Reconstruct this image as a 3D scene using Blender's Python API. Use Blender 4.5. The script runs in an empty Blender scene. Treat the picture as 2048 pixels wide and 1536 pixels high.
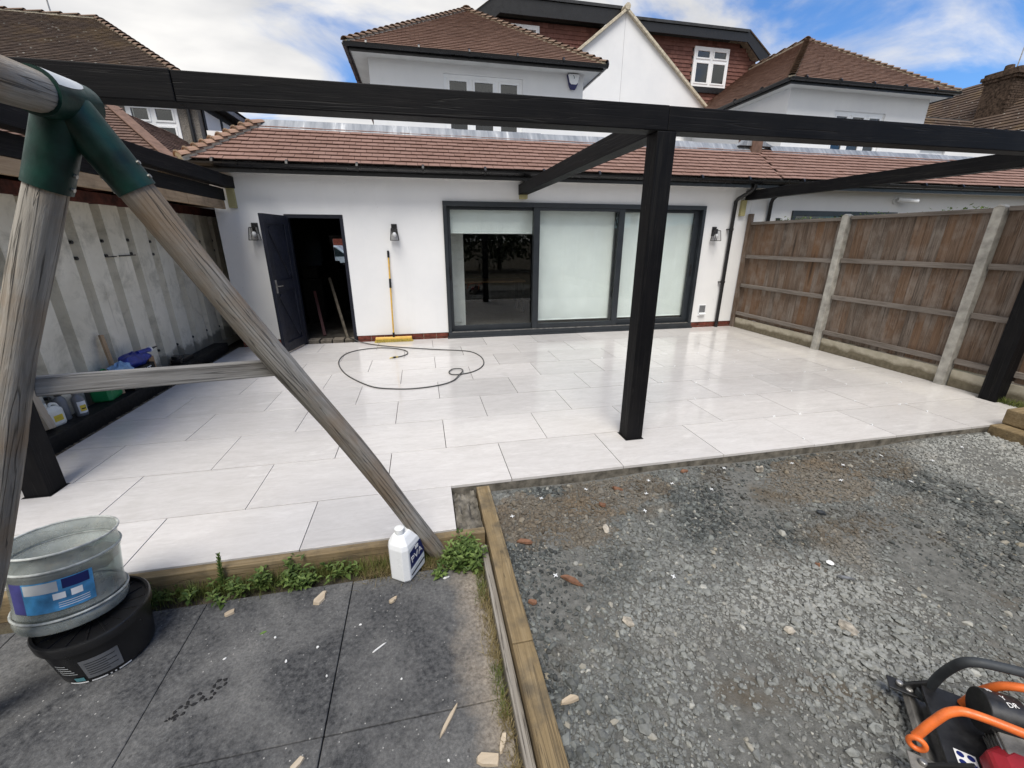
import bpy, math, random
import numpy as np
from mathutils import Vector, Matrix
random.seed(7); RNG = np.random.default_rng(7)
S = bpy.context.scene
C = S.collection
rad = math.radians

# ------------------------------------------------------------------ camera
CAM_H, PITCH, YAW, ROLL = 1.6827, rad(19.08), rad(11.944), rad(0.096)
cam = bpy.data.cameras.new('camera'); cam_o = bpy.data.objects.new('camera', cam); C.objects.link(cam_o)
cam.sensor_width = 36; cam.sensor_fit = 'HORIZONTAL'; cam.lens = 832.87 / 2048 * 36
cam.clip_start = 0.02; cam.clip_end = 3000
_f = Vector((math.sin(YAW) * math.cos(PITCH), math.cos(YAW) * math.cos(PITCH), -math.sin(PITCH)))
_r = Vector((math.cos(YAW), -math.sin(YAW), 0)); _u = _r.cross(_f)
_R = _r * math.cos(ROLL) + _u * math.sin(ROLL); _U = -_r * math.sin(ROLL) + _u * math.cos(ROLL)
cam_o.matrix_world = Matrix(((_R.x, _U.x, -_f.x, 0), (_R.y, _U.y, -_f.y, 0), (_R.z, _U.z, -_f.z, CAM_H), (0, 0, 0, 1)))
S.camera = cam_o
S.render.resolution_x, S.render.resolution_y = 1024, 768
S.view_settings.view_transform = 'Standard'; S.view_settings.look = 'None'
S.view_settings.exposure = 0.68; S.view_settings.gamma = 1.0; S.view_settings.use_curve_mapping = False

# ------------------------------------------------------------------ sun + sky
SUN = Vector((-0.17, -0.52, 1.0)).normalized()      # towards the sun
sun = bpy.data.lights.new('sun', 'SUN'); sun_o = bpy.data.objects.new('sun', sun); C.objects.link(sun_o)
sun.energy = 2.5; sun.angle = rad(30); sun.color = (1.0, 0.95, 0.87)
sun_o.rotation_euler = SUN.to_track_quat('Z', 'Y').to_euler(); sun_o.location = SUN * 40
W = bpy.data.worlds.new('World'); S.world = W; W.use_nodes = True
nt = W.node_tree; nt.nodes.clear()
def wn(t, **k):
    n = nt.nodes.new(t)
    for a, b in k.items(): setattr(n, a, b)
    return n
sky = wn('ShaderNodeTexSky', sky_type='NISHITA', sun_disc=False)
sky.sun_elevation = math.asin(SUN.z); sky.sun_rotation = math.atan2(SUN.x, SUN.y); sky.dust_density = 0.6; sky.ozone_density = 1.6
tc = wn('ShaderNodeTexCoord'); sep = wn('ShaderNodeSeparateXYZ'); nt.links.new(tc.outputs['Generated'], sep.inputs[0])
addz = wn('ShaderNodeMath', operation='MAXIMUM'); addz.inputs[1].default_value = 0.02; nt.links.new(sep.outputs['Z'], addz.inputs[0])
addz2 = wn('ShaderNodeMath', operation='ADD'); addz2.inputs[1].default_value = 0.22; nt.links.new(addz.outputs[0], addz2.inputs[0])
dv = wn('ShaderNodeVectorMath', operation='DIVIDE'); nt.links.new(tc.outputs['Generated'], dv.inputs[0])
cmb = wn('ShaderNodeCombineXYZ')
for i in range(3): nt.links.new(addz2.outputs[0], cmb.inputs[i])
nt.links.new(cmb.outputs[0], dv.inputs[1])
mp = wn('ShaderNodeMapping'); mp.inputs['Rotation'].default_value = (0, 0, rad(-32)); mp.inputs['Scale'].default_value = (0.75, 1.35, 0.3); mp.inputs['Location'].default_value = (3.1, 1.7, 0)
nt.links.new(dv.outputs[0], mp.inputs['Vector'])
n1 = wn('ShaderNodeTexNoise'); n1.inputs['Scale'].default_value = 1.5; n1.inputs['Detail'].default_value = 9; n1.inputs['Roughness'].default_value = 0.56; n1.inputs['Distortion'].default_value = 0.5
nt.links.new(mp.outputs[0], n1.inputs['Vector'])
n2 = wn('ShaderNodeTexNoise'); n2.inputs['Scale'].default_value = 0.55; n2.inputs['Detail'].default_value = 2
nt.links.new(mp.outputs[0], n2.inputs['Vector'])
# the bank of cloud lies to the west (-x): a broad weather front, not a patch
frt = wn('ShaderNodeMath', operation='MULTIPLY_ADD'); frt.inputs[1].default_value = -0.17; frt.inputs[2].default_value = 0.085
nt.links.new(sep.outputs['X'], frt.inputs[0])
sm1 = wn('ShaderNodeMath', operation='MULTIPLY_ADD'); sm1.inputs[1].default_value = 0.35; nt.links.new(n2.outputs['Fac'], sm1.inputs[0]); nt.links.new(n1.outputs['Fac'], sm1.inputs[2])
sm2 = wn('ShaderNodeMath', operation='ADD'); nt.links.new(sm1.outputs[0], sm2.inputs[0]); nt.links.new(frt.outputs[0], sm2.inputs[1])
ramp = wn('ShaderNodeValToRGB'); ramp.color_ramp.elements[0].position = 0.565; ramp.color_ramp.elements[1].position = 0.745
ramp.color_ramp.elements[0].color = (0, 0, 0, 1); ramp.color_ramp.elements[1].color = (1, 1, 1, 1); ramp.color_ramp.interpolation = 'EASE'
nt.links.new(sm2.outputs[0], ramp.inputs[0])
n3 = wn('ShaderNodeTexNoise'); n3.inputs['Scale'].default_value = 2.6; n3.inputs['Detail'].default_value = 5; nt.links.new(mp.outputs[0], n3.inputs['Vector'])
cr3 = wn('ShaderNodeValToRGB'); cr3.color_ramp.elements[0].position = 0.3; cr3.color_ramp.elements[1].position = 0.68
cr3.color_ramp.elements[0].color = (3.9, 3.95, 4.1, 1); cr3.color_ramp.elements[1].color = (6.1, 6.0, 5.85, 1)
nt.links.new(n3.outputs['Fac'], cr3.inputs[0])
mixc = wn('ShaderNodeMix', data_type='RGBA'); nt.links.new(ramp.outputs[0], mixc.inputs[0]); 
tint = wn('ShaderNodeMix', data_type='RGBA', blend_type='MULTIPLY'); tint.inputs[0].default_value = 1; tint.inputs[7].default_value = (0.50, 0.78, 1.10, 1)
nt.links.new(sky.outputs[0], tint.inputs[6]); nt.links.new(tint.outputs[2], mixc.inputs[6]); nt.links.new(cr3.outputs[0], mixc.inputs[7])
bg = wn('ShaderNodeBackground'); bg.inputs[1].default_value = 0.105; nt.links.new(mixc.outputs[2], bg.inputs[0])
wo = wn('ShaderNodeOutputWorld'); nt.links.new(bg.outputs[0], wo.inputs[0])

# ------------------------------------------------------------------ material helpers
class M:
    """small wrapper to write node materials briefly"""
    def __init__(s, name):
        s.m = bpy.data.materials.new(name); s.m.use_nodes = True; s.t = s.m.node_tree; s.t.nodes.clear()
        s.out = s.n('ShaderNodeOutputMaterial'); s.b = s.n('ShaderNodeBsdfPrincipled'); s.l(s.b.outputs[0], s.out.inputs[0])
    def n(s, t, **k):
        n = s.t.nodes.new(t)
        for a, b in k.items(): setattr(n, a, b)
        return n
    def l(s, a, b): s.t.links.new(a, b)
    def set(s, rough=None, spec=None, metal=None, coat=None):
        if rough is not None: s.b.inputs['Roughness'].default_value = rough
        if spec is not None: s.b.inputs['Specular IOR Level'].default_value = spec
        if metal is not None: s.b.inputs['Metallic'].default_value = metal
        if coat is not None: s.b.inputs['Coat Weight'].default_value = coat
        return s
    def obj(s):
        return s.n('ShaderNodeTexCoord').outputs['Object']
    def pos(s):
        return s.n('ShaderNodeNewGeometry').outputs['Position']
    def attr(s, a, out='Vector'):
        n = s.n('ShaderNodeAttribute'); n.attribute_name = a; return n.outputs[out]
    def rnd(s): return s.n('ShaderNodeObjectInfo').outputs['Random']
    def vrand(s, v, k=50.0):
        """shift a vector by the object's random number"""
        m = s.n('ShaderNodeMath', operation='MULTIPLY'); m.inputs[1].default_value = k; s.l(s.rnd(), m.inputs[0])
        a = s.n('ShaderNodeVectorMath', operation='ADD'); s.l(v, a.inputs[0]); s.l(m.outputs[0], a.inputs[1]); return a.outputs[0]
    def map(s, v, scale=(1, 1, 1), rot=(0, 0, 0), loc=(0, 0, 0)):
        n = s.n('ShaderNodeMapping'); n.inputs['Scale'].default_value = scale; n.inputs['Rotation'].default_value = rot; n.inputs['Location'].default_value = loc
        s.l(v, n.inputs['Vector']); return n.outputs[0]
    def noise(s, v, scale, detail=4, rough=0.55, dist=0.0):
        n = s.n('ShaderNodeTexNoise'); n.inputs['Scale'].default_value = scale; n.inputs['Detail'].default_value = detail
        n.inputs['Roughness'].default_value = rough; n.inputs['Distortion'].default_value = dist; s.l(v, n.inputs['Vector']); return n.outputs['Fac']
    def voro(s, v, scale, feature='F1', out='Distance'):
        n = s.n('ShaderNodeTexVoronoi', feature=feature); n.inputs['Scale'].default_value = scale; s.l(v, n.inputs['Vector']); return n.outputs[out]
    def ramp(s, f, stops):
        n = s.n('ShaderNodeValToRGB'); e = n.color_ramp.elements
        while len(e) < len(stops): e.new(0.5)
        for i, (p, c) in enumerate(stops):
            e[i].position = p; c = (c, c, c) if isinstance(c, (int, float)) else c; e[i].color = (*c, 1)
        s.l(f, n.inputs[0]); return n.outputs[0]
    def mix(s, f, a, b, mode='MIX'):
        n = s.n('ShaderNodeMix', data_type='RGBA', blend_type=mode)
        for i, x in ((0, f), (6, a), (7, b)):
            if isinstance(x, (int, float)): n.inputs[i].default_value = x if i == 0 else (x, x, x, 1)
            elif isinstance(x, tuple): n.inputs[i].default_value = (*x, 1)
            else: s.l(x, n.inputs[i])
        return n.outputs[2]
    def math(s, op, a, b=0.0):
        n = s.n('ShaderNodeMath', operation=op)
        for i, x in enumerate((a, b)):
            if isinstance(x, (int, float)): n.inputs[i].default_value = x
            else: s.l(x, n.inputs[i])
        return n.outputs[0]
    def col(s, x):
        if isinstance(x, tuple): s.b.inputs['Base Color'].default_value = (*x, 1)
        else: s.l(x, s.b.inputs['Base Color'])
        return s
    def rough(s, x): s.l(x, s.b.inputs['Roughness']); return s
    def bump(s, h, strength=0.3, dist=0.01):
        n = s.n('ShaderNodeBump'); n.inputs['Strength'].default_value = strength; n.inputs['Distance'].default_value = dist
        s.l(h, n.inputs['Height']); s.l(n.outputs[0], s.b.inputs['Normal']); return s

MAT = {}
def plain(name, c, rough=0.5, spec=0.5, metal=0.0, var=0.12, scale=8.0, bump=0.0, coat=0):
    m = M(name).set(rough, spec, metal, coat); v = m.vrand(m.obj())
    f = m.noise(v, scale, 5); d = tuple(max(0, x * (1 - var * 2)) for x in c); e = tuple(min(1, x * (1 + var)) for x in c)
    m.col(m.ramp(f, [(0.3, d), (0.7, e)]))
    g = m.noise(v, scale * 3.3, 4); m.rough(m.ramp(g, [(0.3, max(0.02, rough - 0.08)), (0.75, min(1, rough + 0.12))]))
    if bump: m.bump(m.noise(v, scale * 12, 4), bump, 0.003)
    MAT[name] = m.m; return m.m

# painted render
m = M('white_render').set(0.88, 0.25); p = m.pos()
a = m.noise(p, 1.3, 6, 0.6); b = m.noise(m.map(p, (5, 5, 0.6)), 1.0, 5, 0.6)
c = m.ramp(a, [(0.3, (0.73, 0.735, 0.745)), (0.7, (0.80, 0.80, 0.80))])
c = m.mix(m.ramp(b, [(0.52, 0.0), (0.85, 0.16)]), c, (0.60, 0.60, 0.58))
sc = m.math('LESS_THAN', m.voro(p, 5.0), 0.035); c = m.mix(m.math('MULTIPLY', sc, 0.35), c, (0.42, 0.40, 0.37))
m.col(c).bump(m.noise(p, 160, 3), 0.22, 0.002); MAT['white_render'] = m.m
# porcelain paving
m = M('porcelain').set(0.2, 0.5); v = m.vrand(m.obj(), 37.0)
st = m.noise(m.map(v, (2.2, 9.0, 1.0)), 1.6, 8, 0.62, 0.6); fine = m.noise(m.map(v, (6, 22, 1)), 3.0, 5)
vein = m.noise(m.map(v, (1.4, 3.5, 1), (0, 0, 0.35)), 2.2, 9, 0.7, 1.4)
c = m.ramp(st, [(0.30, (0.48, 0.455, 0.435)), (0.52, (0.58, 0.553, 0.535)), (0.75, (0.65, 0.626, 0.61))])
c = m.mix(m.ramp(vein, [(0.46, 0.0), (0.5, 0.2), (0.54, 0.0)]), c, (0.74, 0.73, 0.72))
c = m.mix(0.5, c, m.ramp(fine, [(0.3, (0.55, 0.53, 0.515)), (0.7, (0.645, 0.625, 0.61))]))
tone = m.ramp(m.rnd(), [(0.0, 0.90), (1.0, 1.03)]); c = m.mix(1.0, c, tone, 'MULTIPLY')
pw = m.pos(); dust = m.noise(pw, 0.9, 6, 0.65); c = m.mix(m.ramp(dust, [(0.48, 0.0), (0.74, 0.34)]), c, (0.49, 0.465, 0.44))
sm = m.noise(m.map(pw, (1.0, 3.2, 1), (0, 0, 0.25)), 2.3, 7, 0.7, 1.0); c = m.mix(m.ramp(sm, [(0.56, 0.0), (0.70, 0.45)]), c, (0.72, 0.70, 0.685))
ftp = m.voro(m.map(pw, (1.0, 0.42, 1), (0, 0, 0.5)), 2.6); c = m.mix(m.ramp(ftp, [(0.10, 0.20), (0.17, 0.0)]), c, (0.44, 0.42, 0.395))
m.col(c); wet = m.noise(pw, 1.1, 4, 0.6, 0.4)
m.rough(m.ramp(wet, [(0.36, 0.05), (0.66, 0.25)])); m.bump(m.noise(v, 45, 3), 0.05, 0.002); MAT['porcelain'] = m.m
# timber families driven by the 'grain' attribute (long axis squeezed)
def wood(name, cols, rough=0.75, rings=26.0, bump=0.35, crack=0.0, cs=15.0, knots=True, spec=0.3, blotch=None, hue=None):
    m = M(name).set(rough, spec); g = m.vrand(m.attr('grain'), 21.0)
    a = m.noise(g, rings, 6, 0.66, 0.6); b = m.noise(g, rings * 0.2, 4, 0.6, 0.5); f = m.mix(0.45, a, b)
    c = m.ramp(f, [(0.32 + 0.36 * i / (len(cols) - 1), x) for i, x in enumerate(cols)])
    if hue: c = m.mix(m.ramp(m.rnd(), [(0.0, 0.0), (1.0, hue[1])]), c, hue[0])
    if blotch: c = m.mix(m.ramp(m.noise(m.vrand(m.obj(), 9), blotch[1], 5, 0.65), [(0.48, 0.0), (0.68, blotch[2])]), c, blotch[0])
    if knots:
        k = m.voro(m.map(g, (1, 1, 1.6)), 5.0); c = m.mix(m.ramp(k, [(0.05, 0.75), (0.16, 0.0)]), c, tuple(x * 0.35 for x in cols[0]))
    h = a
    if crack:
        ck = m.noise(m.map(g, (1, 1, 0.4)), cs, 3, 0.5, 0.7); ln = m.ramp(ck, [(0.485, 0.0), (0.5, 1.0), (0.515, 0.0)])
        c = m.mix(m.math('MULTIPLY', ln, crack), c, (0.03, 0.028, 0.025)); h = m.math('SUBTRACT', a, ln)
    m.col(c).bump(h, bump, 0.004); MAT[name] = m.m
wood('black_timber', [(0.0022, 0.0023, 0.0032), (0.0045, 0.0045, 0.0056), (0.0088, 0.0083, 0.0085)], 0.6, 42, 0.45, crack=0.3, cs=18.0, knots=True, spec=0.14, blotch=((0.016, 0.015, 0.0148), 3.0, 0.3))
wood('grey_pole', [(0.15, 0.137, 0.118), (0.275, 0.255, 0.225), (0.43, 0.405, 0.365)], 0.88, 105, 1.0, crack=0.6, cs=34.0, blotch=((0.26, 0.165, 0.085), 2.6, 0.6))
wood('grey_slat', [(0.16, 0.15, 0.14), (0.29, 0.28, 0.265), (0.40, 0.39, 0.37)], 0.85, 95, 0.7, crack=0.6, cs=40.0)
wood('fence_wood', [(0.045, 0.034, 0.026), (0.13, 0.10, 0.08), (0.25, 0.212, 0.182)], 0.85, 75, 0.8, crack=0.5, cs=30.0, hue=((0.17, 0.095, 0.052), 0.85), blotch=((0.29, 0.26, 0.232), 2.2, 0.5))
wood('fence_rail', [(0.11, 0.09, 0.075), (0.19, 0.165, 0.145), (0.27, 0.24, 0.215)], 0.85, 60, 0.5, crack=0.4, cs=30.0)
wood('treated_timber', [(0.115, 0.082, 0.042), (0.205, 0.15, 0.08), (0.295, 0.23, 0.14)], 0.8, 60, 0.6, crack=0.5, cs=30.0, blotch=((0.07, 0.06, 0.045), 6.0, 0.7))
wood('raw_timber', [(0.20, 0.13, 0.07), (0.36, 0.25, 0.15), (0.47, 0.34, 0.22)], 0.8, 50, 0.4, blotch=((0.14, 0.10, 0.06), 5.0, 0.5))
wood('pale_block', [(0.30, 0.26, 0.11), (0.38, 0.34, 0.17), (0.43, 0.40, 0.22)], 0.8, 22, 0.2)
wood('chip_wood', [(0.30, 0.235, 0.165), (0.42, 0.345, 0.255), (0.52, 0.45, 0.35)], 0.8, 30, 0.3, knots=False)
wood('old_board', [(0.10, 0.085, 0.07), (0.21, 0.19, 0.165), (0.33, 0.31, 0.28)], 0.9, 60, 0.8, crack=0.8, cs=45.0)
# roof tiles: single objects vary by object, joined ones by a colour attribute
def tile_mat(name, lo, hi, attr=False, rough=0.82, moss=0.0):
    m = M(name).set(rough, 0.3); r = m.attr('tone', 'Fac') if attr else m.rnd(); p = m.pos()
    c = m.ramp(r, [(0.0, lo), (1.0, hi)]); c = m.mix(m.ramp(m.noise(p, 14, 6, 0.65), [(0.35, 0.0), (0.75, 0.35)]), c, tuple(x * 0.55 for x in lo))
    c = m.mix(m.ramp(m.noise(p, 1.2, 4), [(0.45, 0.0), (0.75, 0.3)]), c, tuple(min(1, x * 1.25) for x in hi))
    if moss:
        k = m.math('LESS_THAN', m.voro(p, 4.5), 0.11); c = m.mix(m.math('MULTIPLY', k, moss), c, (0.42, 0.42, 0.38))
        c = m.mix(m.ramp(m.noise(p, 0.7, 6, 0.7), [(0.5, 0.0), (0.7, 0.7)]), c, (0.15, 0.10, 0.045))
    m.col(c).bump(m.noise(p, 90, 4), 0.3, 0.003); MAT[name] = m.m
tile_mat('roof_tile', (0.208, 0.122, 0.097), (0.252, 0.155, 0.127))
tile_mat('roof_tiles', (0.208, 0.122, 0.097), (0.252, 0.155, 0.127), True)
tile_mat('upper_tiles', (0.19, 0.115, 0.087), (0.235, 0.148, 0.113), True)
tile_mat('hung_tiles', (0.135, 0.06, 0.048), (0.21, 0.098, 0.078), True)
tile_mat('old_tiles', (0.055, 0.038, 0.03), (0.095, 0.066, 0.05), True, 0.9, 0.75)
tile_mat('brown_tiles', (0.10, 0.062, 0.05), (0.16, 0.10, 0.08), True)
tile_mat('bonnet', (0.25, 0.15, 0.105), (0.34, 0.215, 0.155)); tile_mat('bonnets', (0.155, 0.10, 0.07), (0.21, 0.145, 0.105), True)
plain('mortar', (0.40, 0.36, 0.28), 0.9, 0.2, scale=12, bump=0.3)
plain('black_plastic', (0.010, 0.010, 0.011), 0.32, 0.5, scale=4)
plain('black_metal', (0.012, 0.012, 0.013), 0.45, 0.5)
plain('anthracite', (0.022, 0.027, 0.033), 0.38, 0.5, scale=5, var=0.1)
plain('navy_paint', (0.008, 0.010, 0.020), 0.5, 0.4, scale=5, var=0.2)
plain('upvc', (0.84, 0.85, 0.86), 0.35, 0.5, scale=4, var=0.03)
plain('soffit', (0.62, 0.62, 0.60), 0.7, 0.3, scale=3, var=0.06)
plain('cream_mortar', (0.55, 0.49, 0.38), 0.9, 0.2, scale=14, var=0.2, bump=0.4)
plain('blind', (0.83, 0.86, 0.85), 0.9, 0.1, scale=3, var=0.03)
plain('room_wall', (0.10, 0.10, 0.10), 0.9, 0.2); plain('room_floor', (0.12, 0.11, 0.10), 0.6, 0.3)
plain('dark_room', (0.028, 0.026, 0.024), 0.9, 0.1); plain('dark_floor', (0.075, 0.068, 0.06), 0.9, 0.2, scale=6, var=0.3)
plain('white_paint', (0.72, 0.72, 0.70), 0.5, 0.4, scale=3, var=0.05)
plain('concrete', (0.40, 0.385, 0.35), 0.92, 0.2, scale=9, var=0.2, bump=0.5)
plain('bed_mortar', (0.17, 0.155, 0.13), 0.95, 0.1, scale=14, var=0.35, bump=0.8)
plain('green_metal', (0.005, 0.034, 0.025), 0.42, 0.35, scale=14, var=0.3, bump=0.15)
plain('pale_grey', (0.55, 0.57, 0.58), 0.35, 0.5)
plain('white_plastic', (0.82, 0.84, 0.86), 0.32, 0.5, scale=4, var=0.03); plain('cream_plastic', (0.66, 0.66, 0.60), 0.4, 0.5, scale=6, var=0.06)
plain('blue_label', (0.008, 0.016, 0.11), 0.35, 0.5, scale=5, var=0.06); plain('sky_label', (0.07, 0.30, 0.58), 0.4, 0.5, scale=14, var=0.3); plain('violet_label', (0.055, 0.055, 0.22), 0.4, 0.5, scale=10, var=0.2)
plain('white_print', (0.8, 0.8, 0.8), 0.5, 0.4); plain('yellow_label', (0.70, 0.52, 0.05), 0.5, 0.4, scale=20, var=0.15); plain('black_print', (0.01, 0.01, 0.011), 0.5, 0.3)
plain('grey_plastic', (0.15, 0.155, 0.165), 0.4, 0.5); plain('green_plastic', (0.012, 0.19, 0.062), 0.38, 0.5, var=0.1)
plain('blue_plastic', (0.018, 0.035, 0.26), 0.35, 0.5, scale=20, var=0.2, bump=0.3); plain('glove_blue', (0.24, 0.40, 0.62), 0.6, 0.3, scale=20, var=0.15, bump=0.4)
plain('card', (0.33, 0.21, 0.12), 0.85, 0.2); plain('orange_paint', (0.72, 0.155, 0.03), 0.4, 0.5, scale=18, var=0.16, bump=0.15)
plain('red_plastic', (0.28, 0.012, 0.020), 0.45, 0.5, scale=10, var=0.15); plain('engine_black', (0.014, 0.014, 0.015), 0.4, 0.5, scale=16, var=0.4); plain('rubber', (0.035, 0.04, 0.045), 0.6, 0.4, scale=14, var=0.2)
plain('steel', (0.42, 0.41, 0.39), 0.4, 0.5, 0.85, scale=16, var=0.25); plain('dusty_steel', (0.21, 0.20, 0.185), 0.7, 0.3, 0.2, scale=12, var=0.35, bump=0.4)
plain('yellow_handle', (0.66, 0.40, 0.07), 0.42, 0.5, scale=12, var=0.12); plain('bristle', (0.55, 0.42, 0.09), 0.85, 0.2, scale=60, var=0.3)
plain('hose_grey', (0.075, 0.075, 0.072), 0.45, 0.4); plain('brass', (0.60, 0.46, 0.14), 0.4, 0.5, 0.6)
plain('rust_red', (0.085, 0.025, 0.017), 0.7, 0.3, scale=9, var=0.4); plain('tar_black', (0.006, 0.006, 0.0065), 0.6, 0.3, scale=9, var=0.3)
plain('paper', (0.75, 0.75, 0.74), 0.8, 0.2); plain('terracotta', (0.20, 0.105, 0.066), 0.9, 0.2, scale=25, var=0.25, bump=0.5)
plain('stone_pale', (0.42, 0.38, 0.32), 0.9, 0.2, scale=25, var=0.3, bump=0.5); plain('red_scrap', (0.5, 0.03, 0.05), 0.5, 0.4)
plain('pebbledash', (0.24, 0.22, 0.195), 0.95, 0.15, scale=60, var=0.35, bump=1.0); plain('dark_clutter', (0.02, 0.02, 0.02), 0.8, 0.2); plain('red_tool', (0.06, 0.008, 0.008), 0.5, 0.4); plain('dim_block', (0.16, 0.14, 0.115), 0.9, 0.2, scale=14, var=0.25)
plain('car_paint', (0.45, 0.55, 0.65), 0.25, 0.5); plain('tyre', (0.015, 0.015, 0.015), 0.8, 0.2); plain('brick_red', (0.17, 0.05, 0.036), 0.9, 0.2, scale=12, var=0.3, bump=0.4)
plain('alarm_blue', (0.01, 0.012, 0.10), 0.4, 0.5); plain('logo_grey', (0.2, 0.26, 0.3), 0.5, 0.4); plain('bark', (0.06, 0.045, 0.03), 0.95, 0.1, scale=12, var=0.4, bump=0.6)
plain('curtain_cloth', (0.055, 0.06, 0.085), 0.9, 0.1, scale=6, var=0.2); plain('black_felt', (0.045, 0.047, 0.05), 0.8, 0.3, scale=6, var=0.2, bump=0.3)
plain('brown_strip', (0.17, 0.105, 0.08), 0.85, 0.25, scale=9, var=0.15); plain('chimney_brick', (0.085, 0.06, 0.045), 0.95, 0.15, scale=14, var=0.4, bump=0.5)
plain('teal_print', (0.08, 0.22, 0.25), 0.5, 0.4); plain('weed_stem', (0.07, 0.12, 0.03), 0.7, 0.3); plain('green_leafy', (0.13, 0.22, 0.05), 0.6, 0.3); plain('rubble', (0.17, 0.14, 0.10), 0.95, 0.15, scale=14, var=0.4, bump=0.5)
plain('rubber_mark', (0.026, 0.026, 0.027), 0.9, 0.1)
plain('joint_dark', (0.045, 0.04, 0.035), 0.95, 0.1)
plain('rim_plastic', (0.46, 0.48, 0.46), 0.28, 0.5, scale=22, var=0.25)
# lead flashing
m = M('lead').set(0.5, 0.5, 0.25); p = m.pos(); f = m.noise(m.map(p, (9, 1, 1.2)), 1.3, 4, 0.6); m.col(m.ramp(f, [(0.36, (0.17, 0.185, 0.21)), (0.60, (0.29, 0.305, 0.33)), (0.74, (0.55, 0.56, 0.57))])); m.bump(f, 0.3, 0.01); MAT['lead'] = m.m
# gravel board concrete with a damp, dirty foot
m = M('gravel_board').set(0.92, 0.2); p = m.pos(); sp = m.n('ShaderNodeSeparateXYZ'); m.l(p, sp.inputs[0])
edge = m.math('ADD', sp.outputs['Z'], m.math('MULTIPLY', m.noise(p, 5.0, 6, 0.65), -0.16)); f = m.ramp(edge, [(0.005, 1.0), (0.05, 0.0)])
c = m.ramp(m.noise(p, 9, 6, 0.65), [(0.3, (0.36, 0.325, 0.25)), (0.7, (0.50, 0.46, 0.375))]); c = m.mix(f, c, m.ramp(m.noise(p, 20, 5), [(0.3, (0.125, 0.105, 0.072)), (0.7, (0.20, 0.175, 0.125))]))
m.col(c).bump(m.noise(p, 70, 5), 0.4, 0.004); MAT['gravel_board'] = m.m
# container steel paint
m = M('container_paint').set(0.6, 0.35); p = m.pos(); c = m.ramp(m.noise(p, 2.2, 6, 0.6), [(0.3, (0.57, 0.525, 0.42)), (0.7, (0.73, 0.68, 0.565))])
d = m.noise(p, 3.4, 7, 0.7, 0.4); c = m.mix(m.ramp(d, [(0.50, 0.0), (0.70, 0.65)]), c, (0.27, 0.245, 0.185)); d2 = m.noise(m.map(p, (1, 7, 0.5)), 2.0, 6, 0.7); c = m.mix(m.ramp(d2, [(0.60, 0.0), (0.72, 0.5)]), c, (0.22, 0.175, 0.12))
sp = m.n('ShaderNodeSeparateXYZ'); m.l(p, sp.inputs[0]); low = m.math('ADD', sp.outputs['Z'], m.math('MULTIPLY', m.noise(p, 3, 6, 0.7), -0.42))
c = m.mix(m.ramp(low, [(-0.16, 0.75), (0.06, 0.0)]), c, (0.13, 0.12, 0.095)); m.col(c); MAT['container_paint'] = m.m
# rubber safety mats
m = M('rubber_mat').set(0.9, 0.2); p = m.pos(); c = m.ramp(m.noise(p, 55, 4, 0.7), [(0.35, (0.032, 0.033, 0.036)), (0.6, (0.088, 0.089, 0.091)), (0.78, (0.16, 0.16, 0.158))])
du = m.noise(p, 2.0, 8, 0.68, 0.5); c = m.mix(m.ramp(du, [(0.42, 0.0), (0.66, 0.7)]), c, m.ramp(m.noise(p, 90, 3), [(0.3, (0.12, 0.12, 0.118)), (0.7, (0.235, 0.23, 0.222))]))
pale = m.math('LESS_THAN', m.voro(p, 34), 0.10); c = m.mix(m.math('MULTIPLY', pale, m.ramp(m.noise(p, 3.1, 3), [(0.4, 0.0), (0.6, 0.8)])), c, (0.46, 0.45, 0.43))
dk = m.voro(m.map(p, (1, 0.8, 1)), 17); c = m.mix(m.ramp(dk, [(0.07, 0.55), (0.13, 0.0)]), c, (0.022, 0.022, 0.023))
sp = m.n('ShaderNodeSeparateXYZ'); m.l(p, sp.inputs[0]); sand = m.math('ADD', sp.outputs['X'], m.math('MULTIPLY', m.noise(p, 5, 6, 0.65), 0.35)); c = m.mix(m.ramp(sand, [(0.20, 0.0), (0.36, 0.85)]), c, m.ramp(m.noise(p, 70, 4), [(0.3, (0.14, 0.115, 0.09)), (0.7, (0.36, 0.315, 0.26))]))
m.col(c).bump(m.noise(p, 120, 5, 0.7), 0.7, 0.006); MAT['rubber_mat'] = m.m
# soils
def soil(name, stops, sc=9, extra=None, bump=0.9):
    m = M(name).set(0.95, 0.15); p = m.pos(); c = m.ramp(m.noise(p, sc, 8, 0.72), stops)
    if extra: c = m.mix(m.ramp(m.noise(p, extra[1], 6, 0.65, 0.4), [(extra[2], 0.0), (extra[2] + 0.13, extra[3])]), c, extra[0])
    m.col(c).bump(m.noise(p, sc * 8, 6, 0.7), bump, 0.012); MAT[name] = m.m; return m
soil('dirt', [(0.3, (0.055, 0.045, 0.033)), (0.7, (0.14, 0.118, 0.09))], 8, ((0.05, 0.06, 0.02), 1.2, 0.5, 0.5))
soil('gravel_bed', [(0.3, (0.080, 0.081, 0.075)), (0.7, (0.24, 0.238, 0.222))], 22, ((0.12, 0.092, 0.06), 1.5, 0.56, 0.7))
m = M('gravel_stone').set(0.8, 0.35); p = m.pos(); r = m.attr('tone', 'Fac')
c = m.ramp(r, [(0.0, (0.020, 0.022, 0.022)), (0.45, (0.062, 0.068, 0.066)), (0.86, (0.165, 0.176, 0.166)), (0.93, (0.22, 0.19, 0.135)), (0.97, (0.27, 0.265, 0.24)), (1.0, (0.44, 0.43, 0.38))])
du = m.noise(p, 1.1, 6, 0.62, 0.5); c = m.mix(m.ramp(du, [(0.48, 0.0), (0.66, 0.6)]), c, m.ramp(m.noise(p, 60, 3), [(0.3, (0.18, 0.182, 0.168)), (0.7, (0.36, 0.36, 0.338))]))
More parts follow.
